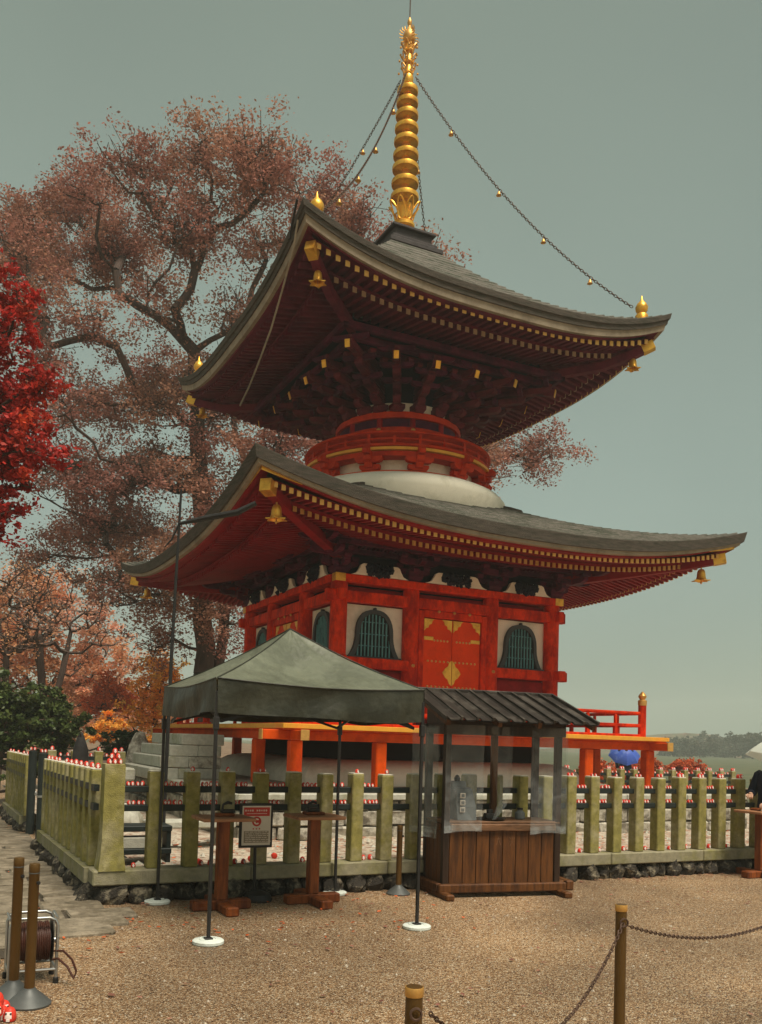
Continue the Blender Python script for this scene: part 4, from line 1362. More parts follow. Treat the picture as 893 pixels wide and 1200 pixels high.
# inner fence line across the court, either side of the pagoda
INL = [-6.55 + .42 * i for i in range(4)]
INR = [5.35 + .46 * i for i in range(16)]
for nm, X, y, zt, lb in (('stone_fence', INL, .9, 1.24, 'short inner stone fence between the side fence and the stone steps'), ('stone_fence', INR, 2.0, 1.05, 'inner stone fence seen over the front fence, right of the veranda')):
    fb = thing(nm, lb, 'fence', (X[0], y, .22))
    bm_ = post_mesh(zt - .22, .15)
    for x in X:
        place('fence_post', bm_, (x, y, .22), fb)
    for z in (zt - .13, zt - .32):
        mb = MB(); mb.box(((X[0] + X[-1]) / 2, y, z), (X[-1] - X[0], .05, .07)); obj('fence_rail', mb, RAIL, fb)
# gate posts
for i, (y, lb) in enumerate(((-1.02, 'dark green gate post on the far side of the fence gap'), (-2.50, 'dark green gate post on the near side of the gap, with a pale latch'))):
    gz = ground_z(-7.07, y)
    g = thing('gate_post', lb, 'gate post', (-7.07, y, gz))
    mb = MB(); mb.tube([(-7.07, y, gz), (-7.07, y, 1.24)], .065, 14); obj('post', mb, RAIL, g, True)
    mb = MB(); mb.lathe([(.067, 0), (.067, .025), (.03, .04), (0, .042)], 14, (-7.07, y, 1.24)); obj('post_cap', mb, RAIL, g, True)
    if i:
        mb = MB(); mb.lathe([(.067, 0), (.074, .005), (.074, .03), (.067, .035)], 14, (-7.07, y, .62)); obj('latch_ring', mb, CHROME, g, True)
        mb = MB(); mb.box((-7.155, y - .01, .68), (.03, .04, .06), .008); obj('latch', mb, CHROME, g)
        mb = MB(); mb.box((-7.07, y + .1, .55), (.05, .1, .9), .006); obj('gate_edge', mb, RAIL, g)

# ================================================================== TENT
TX0, TX1, TY0, TY1 = -6.56, -4.71, -9.39, -7.70
tent = thing('canopy_tent', 'dark green pop-up canopy tent standing in front of the stone fence', 'tent', (-5.63, -8.53, 0))
rs = random.Random(12)
rn = np.random.RandomState(12)
def wr(a, b, s=0):
    return .012 * math.sin(7 * a + 3 * b + s) + .008 * math.sin(17 * a - 9 * b + 2 * s) + .006 * math.sin(31 * a + 13 * b + s)
peak = np.array([-5.63, -8.53, 2.60])
ZE = 2.055
cn = [np.array([TX0, TY0, ZE]), np.array([TX1, TY0, ZE]), np.array([TX1, TY1, ZE]), np.array([TX0, TY1, ZE])]
mb = MB()
N1, N2 = 20, 16
for k in range(4):
    a, b = cn[k], cn[(k + 1) % 4]
    G = []
    for i in range(N2 + 1):
        s = i / N2
        row = []
        for q in range(N1 + 1):
            t = q / N1
            e_ = a + (b - a) * t
            p = e_ + (peak - e_) * s
            p[2] -= .10 * math.sin(PI * s) * (.35 + .65 * math.sin(PI * t)) + .035 * math.sin(PI * t) * (1 - s) ** 2
            p[2] += (wr(t * 1.3, s * 1.1, k * 2) * 1.1 + .006 * math.sin(26 * s + 9 * t + k) * math.sin(13 * t + 5 * s)) * math.sin(PI * s) ** .5 * (0.2 + math.sin(PI * t))
            row.append(p)
        G.append(row)
    mb.grid(np.array(G))
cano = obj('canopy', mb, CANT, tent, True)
for k in range(4):
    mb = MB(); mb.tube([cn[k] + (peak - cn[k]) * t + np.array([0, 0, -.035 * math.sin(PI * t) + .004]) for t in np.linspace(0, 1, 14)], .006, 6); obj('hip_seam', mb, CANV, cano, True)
for k in range(4):
    a, b = cn[k], cn[(k + 1) % 4]
    n = np.cross(b - a, (0, 0, 1.)); n /= np.linalg.norm(n)
    G = []
    for i in range(9):
        s = i / 8
        row = []
        for q in range(37):
            t = q / 36
            p = a + (b - a) * t
            top = -.035 * math.sin(PI * t)
            bot = -.275 + .012 * math.sin(PI * t * 2 + k) - .008 * math.sin(9 * t + k) - .018 * math.sin(PI * t)
            p = p + n * (.012 + (.012 * math.sin(t * 23 + k * 2 + s * 2) * s + .007 * math.sin(t * 47 + k) * s + .009 * math.sin(s * 5 + 6 * t + k) * math.sin(PI * t)))
            p[2] = ZE + top + (bot - top) * s
            row.append(p)
        G.append(row)
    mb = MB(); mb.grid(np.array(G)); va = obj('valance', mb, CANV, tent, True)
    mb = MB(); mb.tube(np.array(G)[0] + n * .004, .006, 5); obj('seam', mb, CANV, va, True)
LEGS = [(TX0, TY0), (TX1, TY0), (TX1, TY1), (TX0, TY1)]
TWL = ['white round tent weight at the front left leg, nearest the camera', 'white round tent weight at the front right leg, before the wooden booth', 'white round tent weight at the back right leg, behind the wooden stand', 'white round tent weight at the back left leg, near the fence corner']
for i, (x, y) in enumerate(LEGS):
    mb = MB(); mb.box((x, y, .98), (.026, .026, 1.94), .003); lg = obj('leg', mb, STEELB, tent)
    mb = MB(); mb.box((x, y, 1.70), (.042, .042, .10), .004); obj('slider', mb, STEELB, lg)
    mb = MB(); mb.box((x, y, .042), (.06, .06, .012), .002); obj('foot_plate', mb, STEELB, lg)
    tw = thing('tent_weight', TWL[i], 'tent weight', (x, y, 0), 'tent weights under the canopy legs')
    mb = MB(); mb.lathe([(.115, 0), (.122, .008), (.122, .026), (.112, .034), (.05, .036)], 28, (x, y, 0)); obj('disc', mb, CONC, tw, True)
    mb = MB(); mb.tube([(x + .065 * math.cos(a), y + .065 * math.sin(a), .036) for a in np.linspace(0, 2 * PI, 19)], .008, 5, close=True); obj('handle_ring', mb, CONC, tw, True)
for k in range(4):
    (xa, ya), (xb, yb) = LEGS[k], LEGS[(k + 1) % 4]
    mx_, my_ = (xa + xb) / 2, (ya + yb) / 2
    ins = lambda a, b: (a + (-5.63 - a) * .06, b + (-8.53 - b) * .06)
    (xa, ya), (xb, yb), (mx_, my_) = ins(xa, ya), ins(xb, yb), ins(mx_, my_)
    for (p, q) in (((xa, ya, 1.99), (mx_, my_, 1.80)), ((xa, ya, 1.72), (mx_, my_, 1.96)), ((xb, yb, 1.99), (mx_, my_, 1.80)), ((xb, yb, 1.72), (mx_, my_, 1.96))):
        mb = MB(); mb.sweep([p, q], .014, .024); obj('truss_bar', mb, STEELB, tent)
mb = MB(); mb.tube([(-5.63, -8.53, 1.9), (-5.63, -8.53, 2.58)], .016, 8); obj('centre_pole', mb, STEELB, tent)
for (x, y) in LEGS:
    mb = MB(); mb.sweep([(x, y, 1.99), (-5.63, -8.53, 2.02)], .014, .022); obj('truss_bar', mb, STEELB, tent)

# ================================================================== BOOTH
BA = R(-8.28)
BO = np.array([-3.70, -8.16, 0])
BM = rz(BA)
W, D = 1.38, .56
booth = thing('ticket_booth', 'small dark wooden booth with sheet roof and clear plastic curtains', 'booth', (-3.0, -8.0, 0))
def bbox(name, c, s, m_, ch=.006, parent=None, M=None):
    mb = MB(BM, BO); mb.box(c, s, ch, M); return obj(name, mb, m_, parent if parent is not None else booth)
for x in (.035, W - .035):
    for y in (.035, D - .035):
        bbox('corner_post', (x, y, .935), (.07, .07, 1.75), BOOTHD)
bbox('plinth_beam', (W / 2, -.022, .095), (W + .10, .07, .09), BOOTH, .01)
bbox('plinth_beam', (W / 2, D + .02, .095), (W + .10, .07, .09), BOOTH, .01)
for x in (-.022, W + .022):
    bbox('plinth_beam', (x, D / 2, .097), (.07, D - .04, .088), BOOTH, .01)
for x in (.0, W - .02):
    bbox('skid', (x, D / 2 - .02, .032), (.09, D + .42, .064), BOOTH, .012)
n = 8
x0, x1 = .075, W - .075
for i in range(n):
    wd = (x1 - x0) / n
    bbox('plank', (x0 + wd * (i + .5), .022 + rs.uniform(-.002, .002), .415), (wd - .007, .022, .56), BOOTH, .004)
for i in range(4):
    wd = (D - .14) / 4
    for x in (.02, W - .02):
        bbox('plank', (x, .07 + wd * (i + .5), .415), (.022, wd - .006, .56), BOOTH, .004)
    bbox('plank', (.11 + .29 * (i + .5), D - .02, .415), (.285, .022, .56), BOOTH, .004)
bbox('counter_rail', (W / 2, .0, .725), (W - .15, .055, .075), BOOTHL, .008)
for x in (.012, W - .012):
    bbox('counter_rail', (x, D / 2, .722), (.055, D - .15, .07), BOOTH, .008)
bbox('counter_top', (W / 2, D / 2 - .01, .775), (W - .02, D - .02, .026), BOOTHL, .006)
for y in (.03, D - .03):
    bbox('lintel', (W / 2, y - .01, 1.755), (W + .06, .085, .11), BOOTHD, .008)
for x in (.03, W - .03):
    bbox('lintel', (x, D / 2, 1.757), (.08, D - .10, .10), BOOTHD, .008)
bbox('fringe_strip', (W / 2, -.045, 1.83), (W + .02, .02, .045), BOOTHD, .004)
bbox('back_mullion', (W * .60, D - .03, 1.25), (.075, .05, .9), BOOTH)
# roof: low front eave, high back ridge, standing seams
e0, e1 = np.array([0, -.36, 1.84]), np.array([0, .62, 2.185])
ux = np.array([1., 0, 0])
def roofpt(u, s, dz=0):
    p = e0 + (e1 - e0) * s
    return (u, p[1], p[2] + dz)
U0, U1 = -.17, W + .22
mb = MB(BM, BO)
G = []
for s in (0, 1):
    row = []
    NR = 10
    for i in range(NR * 6 + 1):
        u = U0 + (U1 - U0) * i / (NR * 6)
        ph = i % 6
        row.append(roofpt(u, s, .026 if ph in (1,) else (.022 if ph == 0 and 0 < i < NR * 6 else 0)))
    G.append(row)
mb.grid(np.array(G)[::-1])
G2 = [[(x, y, z - .012) for x, y, z in r_] for r_ in G]
mb.grid(np.array(G2))
rf = obj('roof', mb, METALR, booth)
mb = MB(BM, BO)
for i in range(11):
    u = U0 + .012 + (U1 - U0 - .024) * i / 10
    a, b = np.array(roofpt(u, -.004, .016)), np.array(roofpt(u, 1, .016))
    mb = MB(BM, BO); mb.sweep([a, b], .026, .034); obj('roof_seam', mb, METALR, rf)
mb = MB(BM, BO); mb.box(((U0 + U1) / 2, .625, 2.19), (U1 - U0 + .02, .07, .05), .008); obj('ridge_cap', mb, METALR, rf)
mb = MB(BM, BO)
for u in (U0 + .05, U1 - .05, W * .33, W * .66):
    mb.sweep([np.array(roofpt(u, .03, -.04)), np.array(roofpt(u, .98, -.04))], .045, .06)
    mb2 = mb
obj('roof_battens', mb, BOOTH, rf, kind='stuff')
for u in (U0 + .3, W * .5, U1 - .4):
    pass
mb = MB(BM, BO); mb.prism([(-.05, 1.80), (D + .02, 1.80), (D + .02, 2.13), (-.05, 1.93)], (.02, 0, 0), (0, 1, 0), (0, 0, 1), (.02, 0, 0)); obj('gable_board', mb, BOOTHD, booth)
mb = MB(BM, BO); mb.prism([(-.05, 1.80), (D + .02, 1.80), (D + .02, 2.13), (-.05, 1.93)], (W - .04, 0, 0), (0, 1, 0), (0, 0, 1), (.02, 0, 0)); obj('gable_board', mb, BOOTHD, booth)
# scratched marks on the planks (worn pale brush strokes)
mk = MB(BM, BO)
for cx, st in ((.64, [((-.02, .03), (.02, .03)), ((0, .05), (-.025, -.04)), ((0, .03), (.028, -.04))]), (.80, [((-.03, .045), (-.012, .02)), ((.008, .05), (.004, .015)), ((.028, .045), (.02, .02)), ((-.03, 0), (.03, .004)), ((0, 0), (-.025, -.05)), ((.004, -.005), (.028, -.05))])):
    for (a, b), (c, d) in st:
        L = math.hypot(c - a, d - b)
        mk.box((cx + (a + c) / 2, .0095, .575 + (b + d) / 2), (L, .002, .005), 0, ry(-math.atan2(d - b, c - a)))
obj('worn_marks', mk, BOOTHL, booth, kind='stuff')
# plastic curtains
def film(name, pts_top, z0, z1, amp, seed, n=28, m_=14):
    P = np.array(pts_top, float)
    seg = np.linalg.norm(np.diff(P, axis=0), axis=1); cum = np.concatenate([[0], np.cumsum(seg)])
    r = random.Random(seed); a1, a2 = r.uniform(0, 6), r.uniform(0, 6)
    G = []
    for i in range(m_ + 1):
        s = i / m_
        row = []
        for q in range(n + 1):
            t = q / n * cum[-1]
            k = min(len(seg) - 1, int(np.searchsorted(cum, t, 'right')) - 1)
            f_ = (t - cum[k]) / seg[k]
            p = P[k] + (P[k + 1] - P[k]) * f_
            d = (P[k + 1] - P[k]) / seg[k]
            nn = np.array([d[1], -d[0]])
            off = amp * s * (math.sin(t * 19 + a1 + s) + .5 * math.sin(t * 41 + a2)) + .008 * math.sin(s * 11 + a1)
            row.append((p[0] + nn[0] * off, p[1] + nn[1] * off, z1 + (z0 - z1) * s + .012 * math.sin(t * 9 + a2) * s))
        G.append(row)
    mb = MB(BM, BO); mb.grid(np.array(G)); o = obj(name, mb, FILM, booth, True)
    mb = MB(BM, BO); mb.grid(np.array([[(x, y - .004, z + .001) for x, y, z in G[-1]], [(x, y - .004, z + .075) for x, y, z in G[-1]]])); obj('curtain_hem', mb, FILM, o, True)
    return o
film('plastic_curtain', [(-.02, -.055), (.42, -.050)], .68, 1.80, .012, 1)
film('plastic_curtain', [(.98, -.05), (W + .03, -.055)], .66, 1.80, .012, 2)
film('plastic_curtain', [(-.045, D + .05), (-.06, .02)], .64, 1.78, .02, 3, 24)
film('plastic_curtain', [(-.17, D - .06), (-.14, .20), (-.10, -.02)], .62, 1.76, .025, 4, 24)
film('plastic_curtain', [(W + .04, -.02), (W + .04, D)], .68, 1.78, .015, 5, 20)
# gathered flap tied back between the two front sheets
G = []
for i in range(13):
    s = i / 12
    row = []
    for q in range(13):
        t = q / 12
        wdt = .28 * (1 - s) ** .8 + .03
        x = .52 + .14 * s - .12 * (s > .8) * (s - .8) * 5 + (t - .2) * wdt
        row.append((x, -.04 + .03 * math.sin(t * 15 + s * 3) * (1 - .5 * s), 1.79 - .98 * s))
    G.append(row)
mb = MB(BM, BO); mb.grid(np.array(G)); obj('tied_flap', mb, FILM, booth, True)

def bthing(name, label, cat, c):
    return thing(name, label, cat, BM @ np.array(c) + BO)
t = bthing('cash_register', 'grey box with three square buttons on the booth counter', 'machine', (.30, .2, .79))
mb = MB(BM, BO); mb.prism([(.10, .79), (.33, .79), (.33, 1.12), (.29, 1.13), (.22, 1.11), (.12, .93)], (.20, 0, 0), (0, 1, 0), (0, 0, 1), (.22, 0, 0)); obj('casing', mb, GRYM, t)
mb = MB(BM, BO); mb.box((.20, .22, .95), (.012, .19, .3), .004); obj('side_plate', mb, GRYM, t)
for k, z in enumerate((1.05, .975, .90)):
    mb = MB(BM, BO); mb.box((.255, .1, z), (.06, .012, .055), .004); bt = obj('button', mb, INKW, t)
    mb = MB(BM, BO); mb.box((.255, .0925, z), (.036, .006, .033), .002); obj('button_face', mb, GRYM, bt)
    mb = MB(BM, BO); mb.box((.255, .12, z), (.05, .05, .04), .002); obj('button_stem', mb, GRYM, bt)
t = bthing('receipt_printer', 'flat grey device standing on top behind the grey box in the booth', 'machine', (.33, .42, .79))
mb = MB(BM, BO); mb.box((.33, .42, .99), (.17, .12, .40), .01); obj('column', mb, GRYM, t)
mb = MB(BM, BO); mb.lathe([(.03, 1.19), (.035, 1.22), (.02, 1.25), (0, 1.26)], 12, (.33, .42, 0)); obj('knob', mb, STEELB, t, True)
t = bthing('money_tray', 'black dish with a stacked block on it at the front of the counter', 'tray', (.60, .12, .79))
mb = MB(BM, BO); mb.lathe([(.10, .788), (.14, .80), (.15, .815), (.135, .812), (.09, .80), (0, .798)], 24, (.62, .14, 0)); obj('dish', mb, STEELB, t, True)
mb = MB(BM, BO); mb.box((.58, .13, .835), (.10, .08, .06), .008); obj('block', mb, STEELB, t)
mb = MB(BM, BO); mb.box((.585, .125, .885), (.06, .05, .045), .008); obj('block', mb, STEELB, t)
t = bthing('bottle', 'small dark squat jar near the right end of the booth counter', 'jar', (1.02, .26, .79))
mb = MB(BM, BO); mb.lathe([(.045, .788), (.055, .80), (.055, .86), (.03, .88), (.03, .90), (0, .902)], 16, (1.02, .26, 0)); obj('body', mb, GRYM, t, True)
mb = MB(BM, BO); mb.lathe([(.033, .895), (.033, .915), (0, .918)], 14, (1.02, .26, 0)); obj('lid', mb, STEELB, t, True)
t = thing('timber_offcut', 'dark timber block lying with a stone at the right rear of the booth', 'timber', (-2.02, -8.05, 0))
mb = MB(); mb.box((-2.10, -8.05, .05), (.26, .10, .10), .01, rz(.2)); obj('block', mb, BOOTH, t)
mb = MB(); mb.box((-2.0, -8.02, .055), (.09, .30, .105), .01, rz(-.2)); obj('block', mb, BOOTH, t)

# ================================================================== WOODEN STANDS, SIGN
def stand(x, y, label, withtop=True, rot=0.):
    t = thing('wooden_stand', label, 'stand', (x, y, 0), 'wooden writing stands by the fence')
    M, T = rz(rot), (x, y, 0)
    mb = MB(M, T); mb.box((0, 0, .045), (.56, .12, .09), .012); obj('foot_beam', mb, TABLE, t)
    mb = MB(M, T); mb.box((0, -.22, .042), (.12, .32, .085), .012); obj('foot_beam', mb, TABLE, t)
    mb = MB(M, T); mb.box((0, .20, .042), (.12, .28, .085), .012); obj('foot_beam', mb, TABLE, t)
    mb = MB(M, T); mb.box((0, 0, .455), (.105, .105, .73), .010); obj('post', mb, TABLE, t)
    mb = MB(M, T); mb.box((0, 0, .84), (.50, .42, .034), .008); obj('table_top', mb, TABLT, t)
    mb = MB(M, T); mb.box((0, .02, .872), (.20, .14, .03), .012); a = obj('seal_tray', mb, TABLE, t)
    return t
stand(-6.07, -8.12, 'left wooden stand, its post half hidden behind the front tent leg')
stand(-5.12, -8.05, 'middle wooden stand, between the notice board and the booth')
stand(1.17, -8.02, 'wooden stand at the right end of the fence, beside the person in navy')
for x, y, lb in ((-6.03, -8.11, 'small black ink stamp on the left wooden stand'), (-5.14, -8.05, 'small black ink stamp with raised handle on the middle wooden stand')):
    t = thing('ink_stamp', lb, 'stamp', (x, y, .888))
    mb = MB(); mb.box((x, y, .905), (.13, .07, .034), .008); obj('pad', mb, STEELB, t)
    mb = MB(); mb.tube([(x - .05, y, .92), (x - .045, y, .965), (x, y, .985), (x + .04, y, .975)], [.012, .012, .016, .012], 8); obj('handle', mb, STEELB, t, True)

sg = thing('notice_stand', 'black framed notice on a pole with a red header and round red emblem', 'sign', (-5.62, -7.83, 0))
mb = MB(); mb.box((-5.635, -7.80, .735), (.345, .022, .435), .004); fr = obj('frame', mb, STEELB, sg)
mb = MB(); mb.box((-5.635, -7.813, .735), (.295, .006, .385)); obj('poster', mb, PAPER, fr)
mb = MB(); mb.box((-5.635, -7.8175, .870), (.268, .003, .085)); obj('poster_header', mb, INKR, fr)
pm_ = MB()
for x in np.arange(-.115, .116, .0235):          # one row of headline characters, one of small type
    if abs(x + .02) < .008: continue
    h = .016 + .004 * math.sin(x * 90)
    pm_.box((-5.635 + x, -7.8196, .886), (.016, .0012, h * .35)); pm_.box((-5.635 + x, -7.8196, .878), (.016, .0012, h * .3)); pm_.box((-5.635 + x, -7.8199, .882), (.004, .0012, h))
for x in np.arange(-.10, .11, .0125):
    pm_.box((-5.635 + x, -7.8196, .852), (.008, .0012, .007))
obj('header_print', pm_, INKW, fr, kind='stuff')
def arcpoly(r0, r1, a0, a1, n=28):
    A = np.linspace(a0, a1, n)
    return [(r1 * math.cos(a), r1 * math.sin(a)) for a in A] + [(r0 * math.cos(a), r0 * math.sin(a)) for a in A[::-1]]
mb = MB(); mb.prism(arcpoly(0.0001, .048, 0, 2 * PI, 36)[:36], (-5.635, -7.8165, .775), (1, 0, 0), (0, 0, 1), (0, -.003, 0)); obj('emblem', mb, INKR, fr)
mb = MB(); mb.prism(arcpoly(.016, .030, .75, 2 * PI - .75), (-5.635, -7.8197, .775), (1, 0, 0), (0, 0, 1), (0, -.002, 0)); obj('emblem_letter', mb, INKW, fr)
mb = MB()
for dx in (-.032, 0, .032):
    mb.box((-5.635 + dx, -7.817, .708), (.016, .002, .004)); mb.box((-5.635 + dx, -7.817, .700), (.016, .002, .004)); mb.box((-5.635 + dx, -7.8172, .704), (.004, .002, .016))
obj('emblem_caption', mb, INKR, fr, kind='stuff')
mb = MB(); mb.box((-5.635, -7.817, .625), (.255, .002, .115)); obj('text_panel', mb, INKG, fr)
mb = MB()
for i in range(6):
    z = .672 - i * .0185
    x = -.115
    while x < .11:
        L = rs.uniform(.012, .05)
        mb.box((-5.635 + x + L / 2, -7.8186, z), (L, .001, .0055)); x += L + .008
obj('text_lines', mb, INKW, fr, kind='stuff')
mb = MB(); mb.tube([(-5.625, -7.79, .05), (-5.632, -7.785, .55)], .016, 10); obj('pole', mb, STEELB, sg, True)
mb = MB(); mb.lathe([(.14, 0), (.145, .02), (.12, .07), (.05, .10), (.02, .105)], 20, (-5.60, -7.82, 0)); obj('base', mb, STEELB, sg, True)

# ================================================================== STANCHIONS, BOLLARDS, CHAINS
def stanchion(x, y, h, label, lean=0):
    t = thing('stanchion', label, 'stanchion', (x, y, 0), 'bronze posts on grey cone bases')
    mb = MB(); mb.lathe([(.125, 0), (.128, .012), (.075, .06), (.038, .09), (.034, .10)], 28, (x, y, 0)); obj('cone_base', mb, BASEM, t, True)
    mb = MB(); mb.lathe([(.030, .09), (.030, h - .05), (.031, h - .048), (.0315, h - .008), (.028, h), (0, h + .002)], 20, (x, y, 0)); p = obj('post', mb, BROWNP, t, True)
    mb = MB(); mb.tube([(x + .02, y - .026, h - .11), (x + .024, y - .034, h - .11)], .011, 10); obj('chain_hole', mb, STEELB, p)
    mb = MB(); mb.lathe([(.0315, h - .058), (.0325, h - .055), (.0315, h - .052)], 20, (x, y, 0)); obj('collar', mb, BASEM, p, True)
stanchion(-7.975, -10.53, .82, 'front one of the two bronze stanchions beside the hose reel')
stanchion(-8.045, -10.33, .83, 'rear one of the two bronze stanchions, at the left edge')
stanchion(-4.05, -7.86, .72, 'dark stanchion standing between the fence and the booth')
def bollard(x, y, h, r, label):
    t = thing('bollard', label, 'bollard', (x, y, 0), 'bronze chain bollards on the gravel')
    mb = MB(); mb.lathe([(r, -.02), (r, h - .01), (r * .96, h), (0, h + .001)], 24, (x, y, 0)); p = obj('post', mb, BROWNP, t, True)
    mb = MB(); mb.lathe([(r + .0015, h - .03), (r + .0025, h - .028), (r + .0025, h - .004), (r + .0015, h - .001)], 24, (x, y, 0)); obj('cap_band', mb, OLDG, t, True)
    mb = MB()
    mb.tube([(x - .012 + .016 * math.cos(a), y - r - .008 - .006 * math.cos(a), h - .075 + .018 * math.sin(a)) for a in np.linspace(0, 2 * PI, 13)], .0045, 5, close=True)
    obj('chain_ring', mb, RUST, t, True)
    return t
bollard(-5.73, -12.93, .905, .0245, 'tall bronze bollard with chains running both ways on the gravel')
bollard(-7.165, -13.58, .845, .0270, 'near bronze bollard cut off by the bottom edge')
bollard(-3.35, -12.2, .905, .0245, 'bronze bollard off to the right holding the far end of the chain') if False else None
def chain_mb(pts, L, r):
    P = np.array(pts, float)
    seg = np.linalg.norm(np.diff(P, axis=0), axis=1); cum = np.concatenate([[0], np.cumsum(seg)])
    n = int(cum[-1] / (L * .74))
    mb = MB()
    for i in range(n):
        t = (i + .5) * cum[-1] / n
        k = min(len(seg) - 1, int(np.searchsorted(cum, t, 'right')) - 1)
        p = P[k] + (P[k + 1] - P[k]) * (t - cum[k]) / seg[k]
        d = (P[k + 1] - P[k]) / seg[k]
        u = np.cross(d, (0, 0, 1.)) if abs(d[2]) < .95 else np.array([1., 0, 0])
        u /= np.linalg.norm(u)
        if i % 2:
            u = np.cross(d, u)
        q = [p + d * (L / 2) * math.cos(a) + u * (L * .27) * math.sin(a) for a in np.linspace(0, 2 * PI, 9)]
        mb.tube(q, r, 4, close=True)
    return mb
def sag(a, b, s, n=24):
    a, b = np.array(a, float), np.array(b, float)
    return [a + (b - a) * t - np.array([0, 0, 4 * s * t * (1 - t)]) for t in np.linspace(0, 1, n)]
tag(obj('chain', chain_mb(sag((-5.75, -12.965, .828), (-7.12, -13.6, .765), .30), .026, .0030), RUST, smooth=True), 'rusty chain sagging from the tall bollard down to the near bollard', 'chain', 'chains between the bollards')
tag(obj('chain', chain_mb(sag((-5.70, -12.945, .81), (-3.6, -12.45, .86), .17), .026, .0030), RUST, smooth=True), 'rusty chain sagging from the tall bollard off to the right', 'chain', 'chains between the bollards')
bollard(-3.575, -12.45, .905, .0245, 'bronze bollard at the far right end of the sagging chain')

# cable reel
rl = thing('cable_reel', 'steel framed cable reel wound with brown cable behind the stanchions', 'cable reel', (-7.92, -10.0, 0))
for y in (-10.12, -9.90):
    mb = MB()
    xa, xb, zt = -8.06, -7.775, .415
    mb.tube([(xa, y, .02), (xa, y, zt - .05), (xa + .015, y, zt - .015), (xa + .05, y, zt), (xb - .05, y, zt), (xb - .015, y, zt - .015), (xb, y, zt - .05), (xb, y, .02)], .0105, 10); fr = obj('frame', mb, CHROME, rl, True)
    mb = MB(); mb.tube([(xa, y, .09), (xb, y, .09)], .009, 8); obj('cross_bar', mb, CHROME, fr, True)
    for x in (xa, xb):
        mb = MB(); mb.lathe([(.016, 0), (.018, .01), (.018, .035), (.012, .04)], 12, (x, y, 0)); obj('rubber_foot', mb, STEELB, fr, True)
for x in (-8.06, -7.775):
    for z in (.412, .09):
        mb = MB(); mb.tube([(x, -10.12, z), (x, -9.9, z)], .009, 8); obj('side_bar', mb, CHROME, rl, True)
for x in (-8.03, -7.80):
    mb = MB(ry(PI / 2), (x, -10.01, .25)); mb.lathe([(.13, -.004), (.14, 0), (.13, .004)], 32); obj('reel_flange', mb, STEELB, rl, True)
mb = MB(ry(PI / 2), (-7.915, -10.01, .25)); mb.lathe([(.07, -.112), (.07, .112)], 24); obj('reel_core', mb, STEELB, rl, True)
mb = MB(); hel = []
for i in range(17 * 24 + 1):
    a = 2 * PI * i / 24
    hel.append((-8.015 + .2 * i / (17 * 24), -10.01 + (.118 + .004 * math.sin(i * .07)) * math.cos(a), .25 + (.118 + .004 * math.sin(i * .07)) * math.sin(a)))
mb.tube(hel, .0062, 6); obj('wound_cable', mb, CABLE, rl, True)
mb = MB(); mb.tube([(-7.80, -10.10, .20), (-7.74, -10.16, .21), (-7.69, -10.20, .16), (-7.665, -10.22, .09), (-7.68, -10.24, .05), (-7.72, -10.20, .12), (-7.77, -10.14, .16), (-7.80, -10.12, .15)], .0075, 7); obj('loose_cable', mb, CABLE, rl, True)
mb = MB(ry(PI / 2), (-7.79, -10.01, .25)); mb.lathe([(.02, -.02), (.02, .03), (.012, .035)], 12); cr_ = obj('hub', mb, CHROME, rl, True)
mb = MB(); mb.lathe([(.012, .405), (.014, .44), (.01, .455), (0, .457)], 10, (-7.90, -9.90, 0)); obj('crank_knob', mb, STEELB, rl, True)

# ================================================================== DARUMA DOLLS
mb = MB()
prof = [(.30, 0), (.44, .08), (.50, .30), (.47, .55), (.40, .78), (.28, .95), (.12, 1.04), (0, 1.06)]
mb.lathe(prof, 12)
V = mb.v
for k, f in enumerate(mb.f):
    c = np.mean([V[i] for i in f], 0)
    a = math.atan2(c[1], c[0])
    front_ = abs(a + PI / 2) < .72
    mb.mi[k] = 1 if (front_ and .40 < c[2] < .80) else 0
mb.cur = 2
for s in (-1, 1):
    mb.box((s * .17, -.42, .66), (.13, .06, .10))
mb.cur = 1
mb.box((0, -.50, .20), (.26, .03, .20), .02)
DM, _ = mb.mesh('daruma_doll', [RED, DWHT, DFACE], smooth=True, origin=(0, 0, 0))
dcount = 0
rs = random.Random(77)
def daruma(x, y, z, s, label, rot=None, tilt=False):
    global dcount
    o = place('daruma_doll', DM, (x, y, z), rot=rs.uniform(-.5, .5) if not tilt else (rs.uniform(1.2, 1.7), rs.uniform(-.3, .3), rs.uniform(0, 6)), scale=(s, s, s))
    tag(o, label, 'daruma doll', 'tiny daruma dolls left on the fences')
    dcount += 1
BAYS = [i for i in range(0, 8)] + list(range(15, 23))
for b in BAYS:
    xa, xb = POSTX[b] + .085, POSTX[b + 1] - .085
    for rail, z in (('upper', 1.103), ('lower', .923)):
        n = rs.choice((3, 4, 4, 4))
        xx = xa + rs.uniform(0, .03)
        for k in range(n):
            s = rs.uniform(.036, .046)
            if xx > xb:
                break
            daruma(xx, FY - .004, z - .001, s, f'daruma doll {ORD[k]} from left on {rail} front rail, {ORD[b]} gap from corner post')
            xx += rs.uniform(.04, .056)
PT = {2: 1, 3: 1, 4: 2, 7: 1, 8: 1, 15: 2, 16: 2, 17: 1, 18: 2, 19: 2, 20: 2, 21: 2, 22: 2, 23: 2}
for i, n in PT.items():
    for k in range(n):
        big = i >= 20
        s = rs.uniform(.05, .058) if big else rs.uniform(.036, .046)
        side_ = ('', ) if n == 1 else ('left ', 'right ')
        daruma(POSTX[i] + (k - (n - 1) / 2) * .056, FY - .02, 1.249, s, f'{side_[k]}daruma doll on top of the {ORD[i]} front fence post from the corner post')
